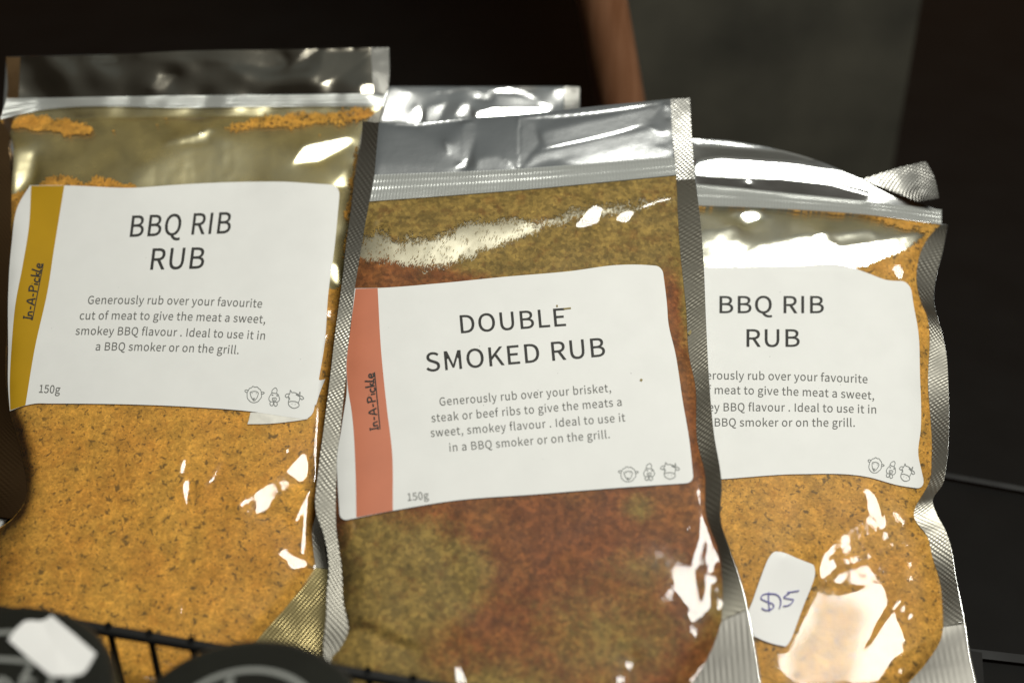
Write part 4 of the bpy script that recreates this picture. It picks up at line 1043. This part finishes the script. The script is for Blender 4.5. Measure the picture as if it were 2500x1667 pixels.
right.patch('bottom_gusset', M['foil_rib'], ([(2303,1529),(2299,1553),(2266,1611),(2217,1667),(2130,1760)], [(2356,1517),(2368,1598),(2383,1667),(2400,1760)], [(2303,1529),(2356,1517)], [(2130,1760),(2400,1760)]), 60, 60, lambda s, t, px: -0.0003 + 0.005 * s * (0.3 + t), plane_uv=True, hinge='L')
right.patch('back_panel', M['foil'], (RL, RO + [(2368,1598),(2383,1667),(2400,1760)], R_TOP[:-1] + [(2313,549)], [(1560,1760),(2400,1760)]), 60, 100,
            lambda s, t, px: -0.0016 - np.maximum(0, right.height(*np.moveaxis(right.flat(px), -1, 0))) * 1.3 - 0.006 * np.sin(np.pi * s) * np.sin(np.pi * t))
rlab = right.patch('label', M['paper'], ([(1560,655),(1575,900),(1590,1180)], [(2222,686),(2230,741),(2242,810),(2246,912),(2248,1047),(2242,1109),(2250,1149),(2260,1194)],
    [(1560,655),(1717,653),(1826,652),(1928,650),(2070,650),(2119,667),(2168,684),(2197,686),(2222,686)], [(1590,1180),(1764,1169),(1948,1157),(2119,1164),(2193,1184),(2260,1194)]), 150, 110, 0.00025, rounded=0.034, corners='TR BR')
right.patch('colour_band', M['band_yellow'], ([(1562,658),(1577,900),(1592,1177)], [(1630,655),(1645,900),(1658,1174)], [(1562,658),(1630,655)], [(1592,1177),(1658,1174)]), 20, 60, 0.00031, parent=rlab)
upR = lambda k: np.array([0.0, -k])
right.ink('title_text', text_line('BBQ RIB', (1757,764), (2011,764), upR(41), track=38) + text_line('RUB', (1823,846), (1952,846), upR(42), track=38), M['ink'], 0.00035, rlab, grow=0.45)
right.ink('body_text', text_line('Generously rub over your favourite', (1674,926), (2118,935), upR(19.5), sag=-3) + text_line('cut of meat to give the meat a sweet,', (1664,961), (2134,975), upR(19.5), sag=-4)
  + text_line('smokey BBQ flavour . Ideal to use it in', (1660,1004), (2139,1009), upR(19.5), sag=-3) + text_line('a BBQ smoker or on the grill.', (1722,1040), (2087,1041), upR(19.5)), M['ink_grey'], 0.00035, rlab, grow=0.18)
right.icons([('sheep', (2136.5,1135)), ('chicken', (2176.5,1146)), ('cow', (2212.5,1154))], (0.86, .95), 0.2, rlab, M['ink_line'], 0.00035)
right.specks('crumb', 7, [(1740,680),(2200,700),(2230,1150),(1780,1150)], M['ink_line'], 0.0003, rlab, (0.8, 2.0))
# the price sticker
def k_(x, y): return (1800 + x * 0.17857, 1320 + y * 0.17857)
kk = lambda *p: [k_(*a) for a in p]
stk = right.patch('price_sticker', M['sticker'], (kk((455,142),(320,500),(185,880),(158,945),(155,965),(160,1000),(228,1296)), kk((1090,340),(1060,480),(900,900),(700,1450)), kk((455,142),(600,150),(830,240),(1090,340)), kk((228,1296),(235,1300),(460,1395),(700,1450))),
                  40, 50, lambda s, t, px: 0.0006 + 0.0006 * (1 - s) * (1 - t), rounded=0.10, corners='TL TR BR')
stk['label'] = 'white price sticker with $15 written by pen'
dol = [[(540,728),(450,716),(335,750),(325,775),(380,815),(430,835),(490,860),(502,893),(450,935),(380,940),(335,912)], [(430,695),(430,800),(436,880),(446,958)],
       [(440,722),(520,722),(570,752),(595,800),(597,850),(580,920)], [(683,700),(760,690),(850,676)], [(722,706),(640,768),(700,785),(770,803),(740,850),(690,880),(630,885)]]
right.ribbons('price_writing', [(2.6, False, [k_(*p) for p in s]) for s in dol], M['pen'], 0.00135, stk)

# ================================================================ the pouch behind
back = Bag('bare silver pouch top with no label, peeking out behind two labelled pouches', -0.030, [(850,190),(1450,190),(1440,1300),(850,1300)],
           [(890,330),(1390,330),(1400,1250),(890,1250)], 0.008, 97)
fb = [(q(4,(840,95),(925,85),(730,122),(600,128)),1,.6), (q(4,(790,85),(960,130),(1000,155),(890,152)),1,.6), (stroke(q(4,(960,108),(1160,112),(1300,180),(1345,195)),10),1,.5),
      (q(4,(880,235),(1000,205),(1300,190),(1345,230),(1250,245),(900,268)),1,.7), (q(4,(360,110),(500,130),(540,290),(320,295)),.72,1.4), (q(4,(600,205),(720,170),(660,290),(585,290)),.6,1.0),
      (q(4,(480,290),(530,200),(560,230),(560,290)),.97,.8), (q(4,(1340,90),(1415,88),(1400,190)),.75,1.0), (q(4,(760,250),(800,180),(850,190),(850,260)),.75,1.2), (q(4,(1000,130),(1280,150),(1250,190),(1000,200)),.5,1.2)]
back.crumple(fb, rough=0.05)
back.patch('header', M['foil'], ([(890,212),(885,350)], [(1378,212),(1376,330)], [(890,212),(1000,213),(1200,212),(1378,212)], [(885,350),(1376,330)]), 180, 60, 0.0)
back.patch('side_seal', M['foil_seal_bright'], ([(1378,212),(1376,330),(1378,700),(1380,1250)], [(1415,213),(1412,330),(1414,700),(1418,1250)], [(1378,212),(1415,213)], [(1380,1250),(1418,1250)]), 14, 150, -0.0001)
back.patch('front_film', M['lining_left'], ([(885,350),(880,1250)], [(1376,330),(1380,1250)], [(885,350),(1376,330)], [(880,1250),(1380,1250)]), 100, 150, 0.0)
back.patch('back_panel', M['foil'], ([(890,212),(880,1250)], [(1415,213),(1418,1250)], [(890,212),(1415,213)], [(880,1250),(1418,1250)]), 40, 60, -0.004)

# ================================================================ jars in front
def lathe(name, prof, mat, parent, seg=96, smooth=True, flute=0, fr=0.0):
    V, F = [], []
    for i in range(seg):
        a = 2 * math.pi * i / seg
        for r, z, f in prof:
            rr = r + (fr * f * (0.5 + 0.5 * math.cos(flute * a)) if flute else 0)
            V.append((rr * math.cos(a), rr * math.sin(a), z))
    k = len(prof)
    for i in range(seg):
        j = (i + 1) % seg
        F += [(i * k + m, j * k + m, j * k + m + 1, i * k + m + 1) for m in range(k - 1)]
    return add_obj(name, mesh_np(name, V, F, smooth=smooth), mat, parent)

LID_Z = 0.077
def top_px(px): return on_plane(np.array(px, float), (0, 0, LID_Z), (0, 0, 1))
def jar(label, centre_px):
    c = top_px(centre_px)
    root = empty('jar', (c[0], c[1], 0.002))
    tag(root, label, 'jar', 'jars with black lids')
    z = LID_Z - 0.002
    lathe('lid', [(0.0, z - .0004, 0), (.0305, z - .0004, 0), (.0318, z - .0006, 0), (.0335, z - .0014, 0), (.0345, z - .003, 0), (.0345, z - .005, 1), (.0345, z - .016, 1), (.0338, z - .017, 0), (.0325, z - .017, 0)], M['lid_black'], root, seg=240, flute=120, fr=0.0005)
    lathe('jar_body', [(.0305, z - .017, 0), (.0305, z - .020, 0), (.0335, z - .026, 0), (.0335, .004, 0), (.031, .001, 0), (0.0, .0005, 0)], M['jar_glass'], root)
    return root, c
def lid_strokes(root, c, name, strokes, lift=0.0):
    """printed strokes (width mm, points in px) lying on the lid"""
    V, F, n = [], [], 0
    for i, (w, pts) in enumerate(strokes):
        P = top_px(pts)[:, :2]
        a, b = ribbon(P * 1000, w, False)
        k = len(a)
        z = LID_Z - 0.002 - 0.0002 + 0.00002 * i + lift
        V += [(x / 1000 - c[0], y / 1000 - c[1], z) for x, y in np.concatenate([a, b])]
        F += [(n + j, n + j + 1, n + k + j + 1, n + k + j) for j in range(k - 1)]
        n += 2 * k
    return add_obj(name, mesh_np(name, V, F, smooth=False), M['lid_print'], root)
def lid_ring(root, r, w):
    k = 120; V, F = [], []
    for i in range(k):
        a = 2 * math.pi * i / k
        for rr in (r - w / 2, r + w / 2): V.append((rr * math.cos(a), rr * math.sin(a), LID_Z - 0.002 - 0.00026))
    for i in range(k):
        j = (i + 1) % k
        F.append((2 * i, 2 * i + 1, 2 * j + 1, 2 * j))
    add_obj('printed_ring', mesh_np('printed_ring', V, F, smooth=False), M['lid_print'], root)

j1, c1 = jar('jar with a white sticker on its black lid, in the bottom left corner', (-30, 1682))
lid_ring(j1, 0.0222, 0.0017)
lid_strokes(j1, c1, 'printed_letters', [(1.7, [(-60,1606),(10,1607),(60,1611),(88,1613)]), (1.6, [(74,1622),(62,1645),(48,1680)]), (1.4, [(36,1700),(14,1660),(2,1654),(-20,1690)]), (1.3, [(50,1650),(85,1662)]), (1.5, [(130,1640),(118,1690)]), (1.5, [(0,1660),(-12,1690)])])
sv = [(20,1562),(40,1538),(61,1519),(78,1515),(94,1515),(110,1511),(126,1502),(180,1549),(235,1598),(222,1619),(212,1633),(200,1643),(180,1649),(159,1652),(140,1654),(122,1651),(70,1606)]
P = top_px(sv)
tp = [(x - c1[0], y - c1[1], LID_Z - 0.002 + 0.0003 + 0.0004 * math.sin(i)) for i, (x, y, _) in enumerate(P)]
n_ = len(tp); ctr = np.mean(tp, 0)
me = bpy.data.meshes.new('price_sticker')
bt = [(x, y, z - 0.0003) for x, y, z in tp]
me.from_pydata(tp + bt + [tuple(ctr)], [], [(i, (i + 1) % n_, 2 * n_) for i in range(n_)] + [(i, n_ + i, n_ + (i + 1) % n_, (i + 1) % n_) for i in range(n_)])
s1_ = add_obj('price_sticker', me, M['sticker'], j1)
s1_['label'] = 'white sticker with faint illegible pen marks'
j2, c2 = jar('jar with no sticker on its black lid, between the other jar and the foremost pouch', (592, 1776))
lid_ring(j2, 0.0212, 0.0019)
lid_strokes(j2, c2, 'printed_letters', [(1.8, [(566,1652),(556,1672),(540,1720)]), (1.6, [(600,1690),(640,1720)]), (1.6, [(520,1700),(500,1740)])])

# ================================================================ basket the pouches stand in
def bar(name, a, b, r, mat, parent, seg=10, round_=True):
    a, b = np.array(a, float), np.array(b, float)
    d = b - a; L = np.linalg.norm(d); d /= L
    x = np.cross(d, (0.3, 0.2, 1.0)); x /= np.linalg.norm(x); y = np.cross(d, x)
    V, F = [], []
    rings = 12
    for i in range(rings):
        c = a + d * L * i / (rings - 1)
        for k in range(seg):
            t = 2 * math.pi * k / seg
            V.append(c + (x * math.cos(t) + y * math.sin(t)) * r)
    for i in range(rings - 1):
        for k in range(seg):
            F.append((i * seg + k, i * seg + (k + 1) % seg, (i + 1) * seg + (k + 1) % seg, (i + 1) * seg + k))
    return add_obj(name, mesh_np(name, np.array(V), np.array(F)), mat, parent)
RIM_Z = 0.052
def rim_pt(px): return on_plane(np.array(px, float), (0, 0, RIM_Z), (0, 0, 1))
ra, rb = rim_pt((150, 1519)), rim_pt((1500, 1752))
dirr = (rb - ra) / np.linalg.norm(rb - ra)
basket = empty('wire_basket', (ra + rb) / 2 * np.array([1, 1, 0]) + np.array([0, 0, 0.002]))
tag(basket, 'black plastic basket with a thin barred rim in front of the pouches', 'basket')
off_b = np.array(basket.location)
e0, e1 = ra - dirr * 0.15, rb + dirr * 0.12
bar('rim', e0 - off_b, e1 - off_b, 0.0020, M['black_plastic'], basket)
for px in (-180, -60, 60, 165, 268, 368, 470, 575, 680, 790, 900, 1010, 1130, 1250, 1380):
    p = rim_pt((px, 1519 + (px - 150) * (1752 - 1519) / 1350))
    bar('bar', p - off_b + np.array([0, 0, 0.0032]), p * np.array([1, 1, 0]) - off_b + np.array([0, 0, 0.003]), 0.0011, M['black_plastic'], basket)
def slab(name, pts, z0, z1, mat, parent=None, off=np.zeros(3)):
    n = len(pts)
    V = [(x - off[0], y - off[1], z0 - off[2]) for x, y in pts] + [(x - off[0], y - off[1], z1 - off[2]) for x, y in pts]
    F = [tuple(range(n))[::-1], tuple(range(n, 2 * n))] + [(i, (i + 1) % n, n + (i + 1) % n, n + i) for i in range(n)]
    me = bpy.data.meshes.new(name); me.from_pydata(V, [], F)
    return add_obj(name, me, mat, parent)
nb = np.array([-dirr[1], dirr[0], 0])
bx = [e0 - nb * 0.002, e1 - nb * 0.002, e1 + nb * 0.10, e0 + nb * 0.10]
slab('base', [(p[0], p[1]) for p in bx], 0.0005, 0.0025, M['black_plastic'], basket, off_b)

# ================================================================ what stands behind
def table_mat():
    m, nt, n, l, b, out = new_mat('black_boards')
    b.inputs['Roughness'].default_value = 0.55
    b.inputs['Specular IOR Level'].default_value = 0.25
    tc = N(n, 'ShaderNodeTexCoord')
    nz = N(n, 'ShaderNodeTexNoise', Scale=30.0, Detail=6.0)
    l.new(tc.outputs['Object'], nz.inputs['Vector'])
    l.new(ramp(n, l, nz.outputs[0], [(0.3, (0.0035, 0.0034, 0.003)), (0.7, (0.006, 0.006, 0.0055))]), b.inputs['Base Color'])
    return m
table = slab('tabletop', [(-1.2, -0.6), (1.2, -0.6), (1.2, 0.62), (-1.2, 0.62)], -0.03, 0.0, table_mat())
tag(table, 'black painted tabletop', kind='structure')
del table['label']
# pale worn joints between the boards of the top
jm = plain('board_joint', (0.022, 0.023, 0.023), rough=0.6, nscale=25, namp=0.7)
def table_px(px): return on_plane(np.array(px, float), (0, 0, 0.0), (0, 0, 1))
jv, jf = [], []
for a, b, w in (((2250,1158),(2720,1243),3.2), ((2330,1598),(2800,1652),4.2), ((2340,1590),(2388,1612),2.5)):
    A, B = table_px([a, b])
    d = (B - A) / np.linalg.norm(B - A); nn = np.array([-d[1], d[0], 0]) * w / 2000
    i = len(jv)
    jv += [A + nn + (0, 0, .002), B + nn + (0, 0, .002), B - nn + (0, 0, .002), A - nn + (0, 0, .002)]
    jf.append((i, i + 1, i + 2, i + 3))
joint = add_obj('tabletop_joint', mesh_np('tabletop_joint', np.array(jv), np.array(jf), smooth=False), jm)
tag(joint, kind='structure')

P0 = at_depth(np.array([1524.0, 330.0]), 0.66)
def on_y(px, y): return on_plane(np.array(px, float), (0, y, 0), (0, 1, 0))
A = on_y((1440, -160), P0[1]); B = on_y((1530, 330), P0[1])
d = (B - A) / np.linalg.norm(B - A)
B2 = B + d * ((0.0 - B[2]) / d[2])
leg = empty('wooden_leg', B2)
tag(leg, 'slanting round brown wooden leg standing behind the pouches', 'wooden leg')
wood = None
def wood_mat():
    m, nt, n, l, b, out = new_mat('brown_wood')
    b.inputs['Roughness'].default_value = 0.30
    tc = N(n, 'ShaderNodeTexCoord'); mp = N(n, 'ShaderNodeMapping'); mp.inputs['Scale'].default_value = (1, 1, 0.08)
    l.new(tc.outputs['Object'], mp.inputs['Vector'])
    nz = N(n, 'ShaderNodeTexNoise', Scale=260.0, Detail=5.0); l.new(mp.outputs[0], nz.inputs['Vector'])
    l.new(ramp(n, l, nz.outputs[0], [(0.3, (0.21, 0.090, 0.042)), (0.7, (0.33, 0.16, 0.085))]), b.inputs['Base Color'])
    return m
bar('shaft', np.zeros(3), (A - d * 0.05) - B2, 0.0111, wood_mat(), leg, seg=40)

PY_ = P0[1] + 0.075
pl, pr = on_y((1500, 100), PY_)[0], on_y((2215, 200), PY_)[0]
board = empty('grey_board', ((pl + pr) / 2, PY_, 0.0))
tag(board, 'dark grey green upright board standing behind the wooden leg', 'board')
bm_ = plain('grey_green_board', (0.062, 0.058, 0.043), rough=0.65, nscale=14, namp=0.5)
hw = (pr - pl) / 2
slab('panel', [(-hw, 0), (hw, 0), (hw, 0.012), (-hw, 0.012)], 0.0, 0.9, bm_, board)

wall = slab('wall', [(-2.5, 0.9), (2.5, 0.9), (2.5, 1.0), (-2.5, 1.0)], -1.0, 1.2, plain('dark_wall', (0.32, 0.13, 0.035), rough=0.8, nscale=5, namp=0.7))
tag(wall, 'dark brown wall far behind the pouches', 'wall')
floor = slab('floor', [(-3, -2), (3, -2), (3, 1.2), (-3, 1.2)], -0.9, -0.85, plain('dark_floor', (0.01, 0.009, 0.008), rough=0.8))
tag(floor, kind='structure')
